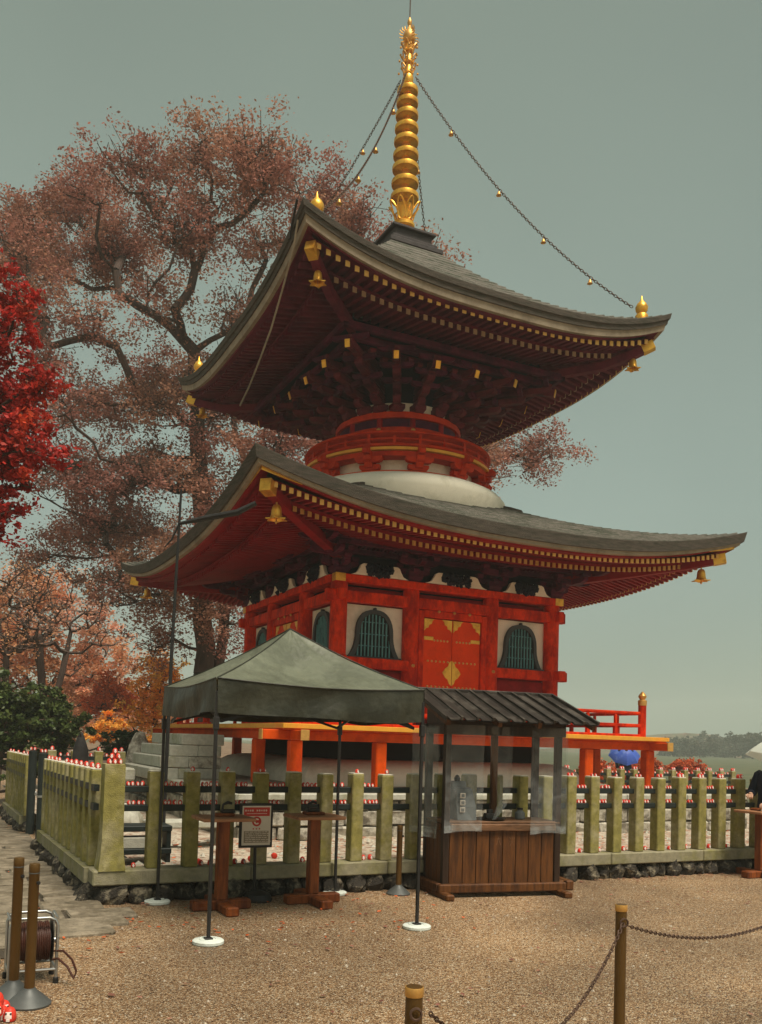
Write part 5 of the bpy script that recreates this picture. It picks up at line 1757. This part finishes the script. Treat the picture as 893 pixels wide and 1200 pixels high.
for k, (dx, dy, dz) in enumerate([(-.05, -.04, 0), (.0, -.045, 0), (.05, -.035, 0), (-.025, -.04, .05), (.028, -.04, .05), (0, -.04, .098)]):
    daruma(-6.985 + dx, -7.53 + dy, 1.308 + dz, .05, ['bottom left daruma doll of the pyramid on the corner post', 'bottom middle daruma doll of the pyramid on the corner post', 'bottom right daruma doll of the pyramid on the corner post', 'middle-row left daruma doll of the pyramid on the corner post', 'middle-row right daruma doll of the pyramid on the corner post', 'topmost daruma doll of the pyramid on the corner post'][k])
# on the kerb, between the posts
for b in (0, 2, 3, 5, 7, 14, 15, 16, 17, 18, 19, 20, 21, 22, 23):
    xa, xb = POSTX[b] + .09, POSTX[b + 1] - .09
    n = rs.choice((1, 2, 2))
    for k in range(n):
        daruma(xa + (xb - xa) * (k + .5) / n + rs.uniform(-.01, .01), -7.47 + rs.uniform(-.03, .02), .315 + .0, rs.uniform(.045, .058), f'daruma doll {ORD[k]} from left on the kerb, {ORD[b]} gap from corner post')
# on the left fence tops
for i in range(12):
    y = -7.53 + SP * (i + 1)
    if i in (7,):
        continue
    daruma(-7.07, y, ltop(y) + .009, rs.uniform(.046, .056), f'daruma doll on top of the {ORD[i]} side fence post behind the corner post', rot=0)
for i in (1, 3, 6, 9, 11):
    y = -.55 + SP * i
    daruma(-7.07, y, ltop(y) + .009, .05, f'daruma doll on top of the {ORD[i]} post of the far side fence')
for y, nm in ((-1.02, 'far'), (-2.5, 'near')):
    for k in range(2):
        daruma(-7.07 + (k - .5) * .055, y, 1.281, .05, f'{("left", "right")[k]} daruma doll on the {nm} dark gate post')
for X, y, zt, lb in ((INR, 2.0, 1.05, 'right of the veranda'), (INL, .9, 1.24, 'left of the steps')):
    for i, x in enumerate(X):
        for k in range(2 if X is INR else 1):
            daruma(x + (k - .5) * .075 * (X is INR), y - .03, zt + .01, .075, f'{("left ", "right ")[k] if X is INR else ""}daruma doll on the {ORD[i]} inner fence post {lb}')
    for i in range(len(X) - 1):
        for k in range(2):
            daruma(X[i] + .15 + .13 * k, y - .005, zt - .096, .06, f'{("left", "right")[k]} daruma doll on the inner fence rail, {ORD[i]} gap {lb}')
# fallen dolls inside the court, and the heap in the near left corner
for k, (x, y) in enumerate([(-6.05, -6.9), (-5.96, -6.95), (-6.0, -6.8), (-5.35, -6.9), (-5.0, -6.7), (-5.72, -7.0)]):
    daruma(x, y, .25 + .02, .07, ['left fallen daruma doll of the cluster on the court behind the left stand', 'right fallen daruma doll of the cluster on the court behind the left stand', 'rear fallen daruma doll of the cluster on the court behind the left stand', 'lone fallen daruma doll on the court right of the notice', 'fallen daruma doll on the court behind the middle stand', 'fallen daruma doll on the court behind the notice pole'][k], tilt=True)
HEAP = [(-8.175, -10.62, .0), (-8.12, -10.66, 0), (-8.20, -10.74, 0), (-8.135, -10.76, 0), (-8.16, -10.70, .06), (-8.22, -10.66, .05), (-8.10, -10.80, .0), (-8.17, -10.82, .04)]
for k, (x, y, z) in enumerate(HEAP):
    daruma(x, y, z, .075, f'{ORD[k]} daruma doll from the back in the heap by the front stanchion')

# ================================================================== BELLS, SPIRE CHAINS
def bell_parts(t, x, y, z, s=1., m_=None):
    """z is the hook; the mouth hangs .26 lower"""
    m_ = m_ or GOLD
    mb = MB(); mb.tube([(x, y, z), (x, y, z - .04 * s)], .012 * s, 6); obj('hook', mb, OLDG, t, True)
    mb = MB(); mb.lathe([(0, z - .03 * s), (.035 * s, z - .035 * s), (.052 * s, z - .06 * s), (.060 * s, z - .10 * s), (.064 * s, z - .15 * s), (.075 * s, z - .185 * s), (.095 * s, z - .205 * s), (.088 * s, z - .207 * s), (.06 * s, z - .18 * s), (.05 * s, z - .08 * s), (0, z - .05 * s)], 20, (x, y, 0)); b = obj('bell_body', mb, m_, t, True)
    for k in range(6):
        a = k * PI / 3
        mb = MB(rz(a), (x, y, 0)); mb.prism([(.085 * s, -.035 * s), (.135 * s, 0), (.085 * s, .035 * s)], (0, 0, z - .208 * s), (1, 0, 0), (0, 1, 0), (0, 0, .012 * s)); obj('bell_lip', mb, m_, b)
    mb = MB(); mb.tube([(x, y, z - .08 * s), (x, y, z - .22 * s)], .008 * s, 6); mb.lathe([(0, -.03 * s), (.02 * s, 0), (0, .02 * s)], 8, (x, y, z - .23 * s)); obj('clapper', mb, OLDG, t)
BL_ = {('low', 0): 'gilt wind bell under the near corner of the lower eave', ('low', 1): 'gilt wind bell under the right tip of the lower eave', ('low', 3): 'gilt wind bell under the left tip of the lower eave',
       ('up', 0): 'gilt wind bell under the near corner of the upper eave', ('up', 1): 'gilt wind bell under the right tip of the upper eave', ('up', 3): 'gilt wind bell under the left tip of the upper eave'}
for (lv, j), lb in BL_.items():
    k, z = (4.2, 4.985) if lv == 'low' else (3.30, 9.10)
    p = side(j) @ np.array([-k, -k, 0])
    t = thing('wind_bell', lb, 'bell', (p[0], p[1], z), 'gilt wind bells under the eave corners')
    bell_parts(t, p[0], p[1], z + .02, 1.25 if lv == 'low' else 1.15)
CHL = ['bell chain from the spire down to the near corner of the upper roof', 'bell chain sweeping from the spire to the right tip of the upper roof', 'bell chain from the spire to the hidden back corner of the upper roof', 'bell chain from the spire to the left tip of the upper roof']
for j in range(4):
    M = side(j)
    a = M @ np.array([-.12, -.12, 15.72]); b = M @ np.array([-3.28, -3.28, 10.10])
    pts = sag(a, b, .50, 40)
    t = thing('bell_chain', CHL[j], 'chain', a, 'bell chains strung from the golden spire')
    obj('chain_links', chain_mb(pts, .085, .0075), RUST, t)
    for q in (.20, .42, .64, .84):
        p = pts[int(q * 39)]
        mb = MB(); mb.tube([p, p - np.array([0, 0, .05])], .006, 5); mb.lathe([(0, 0), (.022, -.01), (.033, -.04), (.04, -.07), (.056, -.085), (.036, -.087), (0, -.092)], 12, (p[0], p[1], p[2] - .045)); mb.lathe([(0, -.04), (.014, -.015), (0, .0)], 8, (p[0], p[1], p[2] - .13))
        obj('chain_bell', mb, OLDG, t, True)

# lightning cable along the left eave
mb = MB(); pts = [np.array(p) for p in ((-3.79, -3.60, 9.62), (-3.80, -3.47, 9.22), (-3.76, -2.9, 8.80), (-3.74, -2.4, 8.42), (-3.70, -1.7, 8.12), (-3.66, -1.1, 7.92), (-3.60, -.42, 7.82))]
mb.tube(pts, .016, 6); tag(obj('cable', mb, TAN, smooth=True), 'loose pale cable hanging below the left side of the upper eave', 'cable')
mb = MB(); mb.sweep([(-3.86, -3.72, 9.86), (-3.84, -3.5, 9.62), (-3.81, -3.34, 9.45)], .035, .03); tag(obj('strap', mb, STEELB), 'dark strap over the near corner of the upper eave edge', 'strap')

# thin pole with a side arm beside the fence corner
pl = thing('pole', 'tall thin dark pole with a side arm rising behind the tent', 'pole', (-6.02, -5.6, .22))
mb = MB(); mb.tube([(-6.02, -5.6, .2), (-6.0, -5.62, 2.6), (-5.97, -5.66, 4.56)], [.026, .022, .014], 8); obj('mast', mb, STEELB, pl, True)
mb = MB(); mb.tube([(-5.98, -5.66, 4.14), (-5.7, -5.77, 4.22), (-5.35, -5.95, 4.30), (-5.15, -6.05, 4.42)], [.02, .035, .04, .03], 8); obj('side_arm', mb, STEELB, pl, True)
mb = MB(); mb.tube([(-5.97, -5.65, 4.16), (-6.05, -5.6, 3.95), (-6.12, -5.56, 3.86)], [.014, .012, .008], 6); obj('hook', mb, STEELB, pl, True)

# ================================================================== STONES IN THE COURT
def boulder(name, label, cat, c, s, seed, m_):
    r = np.random.RandomState(seed)
    mb = MB(); mb.lathe([(0, 0), (.42, .02), (.5, .2), (.46, .5), (.34, .8), (.16, .97), (0, 1)], 14)
    V = np.array(mb.v)
    a = np.arctan2(V[:, 1], V[:, 0])
    V[:, :2] *= (1 + .12 * np.sin(3 * a + r.uniform(0, 6)) + .08 * np.sin(5 * a + 4 * V[:, 2]))[:, None]
    V += r.normal(0, .015, V.shape)
    mb.v = (V * np.array(s) + np.array(c)).tolist()
    return tag(obj(name, mb, m_, smooth=True), label, cat)
boulder('standing_stone', 'black pointed standing stone behind the side fence', 'stone', (-6.17, .09, .2), (.34, .28, 1.36), 3, mat('black_wet_stone', (.018, .016, .015), .5, .4, 6, bump=.6, bscale=10))
boulder('standing_stone', 'rounded grey standing stone left of the stone steps', 'stone', (-4.62, 2.4, .2), (.62, .4, 1.45), 4, WSTON)
boulder('boulder', 'brown rounded boulder between the dark bush and the black stone', 'boulder', (-5.55, 1.6, .2), (.8, .6, .95), 6, mat('brown_boulder', (.14, .10, .075), .8, .4, 5, bump=.7, bscale=9))
boulder('boulder', 'low pale boulder on the court behind the fence corner', 'boulder', (-6.0, -3.0, .2), (.7, .5, .38), 8, GRANL)
t = thing('offering_box', 'dark low shelf with a grey slab just inside the fence corner', 'shelf', (-6.55, -6.6, .22))
for z in (.36, .60):
    mb = MB(); mb.box((-6.50, -6.55, z), (.62, .34, .06), .008); obj('shelf_board', mb, RAIL, t)
for x in (-6.78, -6.22):
    mb = MB(); mb.box((x, -6.55, .40), (.05, .3, .42), .006); obj('shelf_side', mb, RAIL, t)
mb = MB(); mb.box((-6.5, -6.6, .45), (.42, .2, .12), .01); obj('slab', mb, GRANL, t)
t = thing('stone_bench', 'low stone bench slab on the court behind the left wooden stand', 'bench', (-5.55, -5.2, .22))
mb = MB(); mb.box((-5.6, -5.25, .50), (1.1, .36, .09), .015); obj('slab', mb, GRANL, t)
for x in (-6.0, -5.2):
    mb = MB(); mb.box((x, -5.25, .34), (.14, .28, .24), .012); obj('support', mb, WSTON, t)
# loose stones of the court, and fallen leaves
rn = np.random.RandomState(8)
n = 900
C_ = np.stack([rn.uniform(-6.9, 3.5, n), rn.uniform(-7.3, -4.95, n), np.full(n, .245)], 1)
mb = MB()
for c in C_[:420]:
    s = rn.uniform(.015, .045)
    Vv = np.array([(0, 0, .8), (1, 0, 0), (.3, .9, 0), (-.8, .6, 0), (-.8, -.6, 0), (.3, -.9, 0)]) * s * rn.uniform(.7, 1.3, (6, 3))
    mb.add(Vv + c, [(0, 1, 2), (0, 2, 3), (0, 3, 4), (0, 4, 5), (0, 5, 1)])
o = obj('court_pebbles', mb, GRANL, kind='stuff')
def ground_leaves(name, x0, x1, y0, y1, n, z, m_, seed):
    r = np.random.RandomState(seed)
    X = np.stack([r.uniform(x0, x1, n), r.uniform(y0, y1, n)], 1)
    Z = np.array([ground_z(a, b) if z is None else z for a, b in X]) + .012
    V = leaf_mesh(np.c_[X, Z], r, .026, .6)
    V[:, 2] = np.repeat(Z, 4) + (V[:, 2] - np.repeat(Z, 4)) * .25 + .004
    quads_object(name, V, m_, kind='stuff')
ground_leaves('fallen_leaves', -6.95, 4, -7.35, -4.95, 900, .25, LREDO, 1)
ground_leaves('fallen_leaves', -7.75, -7.2, -8.3, 3, 420, None, LREDO, 2)
ground_leaves('fallen_leaves', -7.2, 4.6, -7.95, -7.66, 380, None, LZEL, 3)
ground_leaves('fallen_leaves', -11, -7.3, -9.2, 3, 260, None, LREDO, 4)
ground_leaves('fallen_leaves', -8.4, 2, -13, -8.2, 330, None, LZEL, 5)
ground_leaves('fallen_leaves', -8.0, -4, -9.6, -7.7, 160, None, LREDO, 6)
mb = MB()                                       # larger stones lying on the fine gravel
for _ in range(1100):
    sz = rn.uniform(.005, .014)
    Vv = np.array([(0, 0, .8), (1, 0, 0), (.3, .9, 0), (-.8, .6, 0), (-.8, -.6, 0), (.3, -.9, 0)]) * sz * rn.uniform(.7, 1.3, (6, 3))
    mb.add(Vv + np.array([rn.uniform(-8, 1), rn.uniform(-13.5, -7.8), .001]), [(0, 1, 2), (0, 2, 3), (0, 3, 4), (0, 4, 5), (0, 5, 1)])
obj('loose_pebbles', mb, INNER, kind='stuff')

# ================================================================== PEOPLE
def person(label, P, yaw, arm_l, arm_r, seed, hood=False):
    """P: ground point; faces local -Y turned by yaw; arm_*: elbow and wrist in local coordinates"""
    root = thing('person', label, 'person', P)
    M = rz(yaw)
    J = {'pelvis': (0, 0, .90), 'waist': (0, 0, 1.03), 'chest': (0, .0, 1.20), 'neck0': (0, .01, 1.345), 'neck': (0, 0, 1.40), 'head0': (0, -.015, 1.455), 'head1': (0, -.02, 1.53), 'head2': (0, -.01, 1.595)}
    rad = {'pelvis': (.15, .115), 'waist': (.135, .10), 'chest': (.155, .11), 'neck0': (.075, .06), 'neck': (.05, .05), 'head0': (.062, .075), 'head1': (.078, .095), 'head2': (.055, .065)}
    E = [('pelvis', 'waist'), ('waist', 'chest'), ('chest', 'neck0'), ('neck0', 'neck'), ('neck', 'head0'), ('head0', 'head1'), ('head1', 'head2')]
    for s, nm, (el, wr_) in ((-1, 'l', arm_l), (1, 'r', arm_r)):
        J['sh' + nm] = (s * .165, .01, 1.305); rad['sh' + nm] = (.062, .06)
        J['el' + nm] = el; rad['el' + nm] = (.045, .045)
        J['wr' + nm] = wr_; rad['wr' + nm] = (.028, .03)
        e1 = np.array(wr_) - np.array(el); e1 /= np.linalg.norm(e1)
        hd = np.array(wr_) + e1 * .06
        J['pm' + nm] = tuple(hd); rad['pm' + nm] = (.036, .022)
        E += [('chest', 'sh' + nm), ('sh' + nm, 'el' + nm), ('el' + nm, 'wr' + nm), ('wr' + nm, 'pm' + nm)]
        J['hip' + nm] = (s * .09, 0, .84); rad['hip' + nm] = (.085, .09)
        J['kn' + nm] = (s * .095, -.015, .47); rad['kn' + nm] = (.055, .06)
        J['an' + nm] = (s * .10, .02, .085); rad['an' + nm] = (.038, .042)
        J['to' + nm] = (s * .11, -.12, .045); rad['to' + nm] = (.042, .035)
        E += [('pelvis', 'hip' + nm), ('hip' + nm, 'kn' + nm), ('kn' + nm, 'an' + nm), ('an' + nm, 'to' + nm)]
    names = list(J)
    me = bpy.data.meshes.new('body')
    V = [M @ np.array(J[k]) for k in names]
    me.from_pydata([tuple(v) for v in V], [(names.index(a), names.index(b)) for a, b in E], [])
    o = bpy.data.objects.new('body', me)
    col.objects.link(o)
    md = o.modifiers.new('skin', 'SKIN')
    for i, k in enumerate(names):
        sv = me.skin_vertices[0].data[i]
        sv.radius = rad[k]
        sv.use_root = (k == 'pelvis')
    ms = o.modifiers.new('sub', 'SUBSURF'); ms.levels = ms.render_levels = 2
    dg = bpy.context.evaluated_depsgraph_get()
    bm_ = bpy.data.meshes.new_from_object(o.evaluated_get(dg))
    bpy.data.objects.remove(o)
    for x in (SKIN, COAT, TROU, HAIR):
        bm_.materials.append(x)
    inv = M.T
    mi = []
    for p in bm_.polygons:
        c = inv @ np.array(p.center)
        hand = any(np.linalg.norm(c - np.array(J['pm' + n])) < .065 for n in 'lr')
        if c[2] > 1.405: k = 0
        elif hand: k = 0
        elif c[2] > .86 or (abs(c[0]) > .2): k = 1
        elif c[2] > .075: k = 2
        else: k = 3
        mi.append(k)
    bm_.polygons.foreach_set('material_index', mi)
    bm_.polygons.foreach_set('use_smooth', [True] * len(mi))
    place('body', bm_, P, root)
    # fingers: five short chains on each hand
    for nm in 'lr':
        w0, p0 = np.array(J['wr' + nm]), np.array(J['pm' + nm])
        d = (p0 - w0) / np.linalg.norm(p0 - w0)
        sdv = np.cross(d, (0, 0, 1.)); sdv /= np.linalg.norm(sdv) + 1e-9
        nv = np.cross(sdv, d)
        for k, L in enumerate((.062, .07, .066, .052)):
            b0 = p0 + d * .02 + sdv * (k - 1.5) * .018
            pts = [b0, b0 + d * L * .5 - nv * .006, b0 + d * L * .8 - nv * .03, b0 + d * L * .7 - nv * .052]
            mb = MB(M, P); mb.tube(pts, [.009, .0085, .008, .006], 7); obj('finger', mb, SKIN, root, True)
        b0 = w0 + d * .03 + sdv * .03
        mb = MB(M, P); mb.tube([b0, b0 + d * .025 + sdv * .018 - nv * .012, b0 + d * .05 + sdv * .012 - nv * .03], [.011, .01, .007], 7); obj('thumb', mb, SKIN, root, True)
    # coat skirt, hair, face
    mb = MB(M @ np.diag([1., .8, 1]), P); mb.lathe([(.205, .62), (.20, .64), (.185, .85), (.165, 1.02), (.175, 1.18), (.165, 1.30), (.10, 1.37), (.07, 1.40)], 24); obj('coat', mb, COAT, root, True)
    for s, nm in ((-1, 'l'), (1, 'r')):
        a, b, c = (np.array(J[k + nm]) for k in ('sh', 'el', 'wr'))
        mb = MB(M, P); mb.tube([a + np.array([-s * .03, 0, .03]), a, (a + b) / 2, b, (b + c) / 2, b + (c - b) * .93], [.06, .075, .066, .060, .052, .046], 12); obj('sleeve', mb, COAT, root, True)
    mb = MB(M, P); mb.lathe([(.088, -.07), (.098, -.02), (.096, .03), (.075, .075), (.04, .10), (0, .108)], 20, (0, .012, 1.545)); 
    mb.v = [v for v in mb.v]
    obj('hair', mb, HAIR, root, True)
    mb = MB(M, P); mb.prism([(-.012, 0), (.012, 0), (0, .04)], (0, -.108, 1.50), (1, 0, 0), (0, 0, 1), (0, -.022, 0)); obj('nose', mb, SKIN, root)
    for s in (-1, 1):
        mb = MB(M, P); mb.lathe([(0, -.008), (.011, 0), (0, .008)], 8, (s * .03, -.104, 1.535)); obj('eye', mb, DFACE, root)
        mb = MB(M, P); mb.lathe([(0, -.025), (.014, 0), (0, .025)], 8, (s * .078, -.012, 1.52)); obj('ear', mb, SKIN, root)
    mb = MB(M, P); mb.box((0, -.106, 1.475), (.04, .012, .009), .003); obj('mouth', mb, INKR, root)
    return root, M, np.array(P, float)
def umbrella(label, P, apex, tilt, az, r, m_, seed, shaft):
    t = thing('umbrella', label, 'umbrella', P)
    A = rz(az) @ rx(tilt)
    mb = MB(A, apex)
    G = []
    for q in range(9):
        s = q / 8
        row = []
        for i in range(17):
            a = 2 * PI * i / 16
            rib = math.cos(8 * a) * .5 + .5
            rr = r * math.sin(s * 1.05) / math.sin(1.05)
            z = -r * .62 * (1 - math.cos(s * 1.15)) / (1 - math.cos(1.15)) + .03 * r * (rib - 1) * -s * s * 0
            rr *= 1 - .10 * (1 - rib) * s
            row.append((rr * math.cos(a), rr * math.sin(a), z))
        G.append(row)
    mb.grid(np.array(G)[::-1]); c = obj('canopy', mb, m_, t, False)
    for i in range(8):
        a = 2 * PI * i / 8
        pts = [(r * math.sin(s * 1.05) / math.sin(1.05) * math.cos(a), r * math.sin(s * 1.05) / math.sin(1.05) * math.sin(a), -r * .62 * (1 - math.cos(s * 1.15)) / (1 - math.cos(1.15)) - .006) for s in np.linspace(0, 1, 7)]
        mb = MB(A, apex); mb.tube(pts, .004, 5); obj('rib', mb, CHROME, c, True)
    mb = MB(A, apex); mb.tube([(0, 0, .06), (0, 0, -shaft)], .007, 7); obj('shaft', mb, CHROME, t, True)
    mb = MB(A, apex); mb.tube([(0, 0, -shaft), (0, 0, -shaft - .08)], .013, 8); obj('handle', mb, STEELB, t, True)
    return t
P1 = (1.40, -7.99, 0)
person('person in a navy coat at the right edge, reaching over the wooden stand', P1, R(-80), ((-.24, -.05, 1.07), (-.14, -.25, 1.06)), ((.25, -.03, 1.08), (.12, -.28, .98)), 1)
umbrella('pale translucent umbrella tilted over the person in navy', (1.7, -8.05, .9), (1.80, -8.03, 1.80), R(16), R(70), .56, UWHT, 1, .62)
t = thing('paper_bag', 'tan patterned bag held by the person in navy', 'bag', (1.2, -8.1, .86))
mb = MB(rz(.3), (1.22, -8.10, 0)); mb.prism([(-.13, .86), (.10, .86), (.13, .92), (.10, 1.06), (-.02, 1.05), (-.08, .95)], (0, -.05, 0), (1, 0, 0), (0, 0, 1), (0, .1, 0)); obj('bag_body', mb, BAGM, t)
mb = MB(rz(.3), (1.22, -8.10, 0)); mb.tube([(-.0, 0, 1.05), (.03, 0, 1.12), (.08, 0, 1.12), (.09, 0, 1.05)], .008, 6); obj('bag_handle', mb, BAGM, t, True)
P2 = (10.16, 4.03, .22)
person('person almost hidden beneath the blue umbrella beyond the veranda', P2, R(150), ((-.24, -.05, 1.07), (-.10, -.2, 1.15)), ((.25, -.03, 1.08), (.22, -.05, .80)), 2)
umbrella('bright blue open umbrella beyond the veranda pillars', P2, (10.14, 4.0, 1.86 - .24), R(38), R(-30), .47, UBLU, 2, .5)

# ================================================================== HAZE
hz = MB(); hz.box((0, 0, 16), (840, 840, 0))
hz = MB()
hz.box((0, 0, 14.0), (800, 800, 33.0))
hm = bpy.data.materials.new('mist')
hm.use_nodes = True
hm.node_tree.nodes.clear()
ho = hm.node_tree.nodes.new('ShaderNodeOutputMaterial')
hv = hm.node_tree.nodes.new('ShaderNodeVolumePrincipled')
hv.inputs['Color'].default_value = (.86, .92, .86, 1)
hv.inputs['Density'].default_value = HAZE
hv.inputs['Anisotropy'].default_value = .0
hm.node_tree.links.new(hv.outputs[0], ho.inputs['Volume'])
obj('haze', hz, hm, kind='stuff')
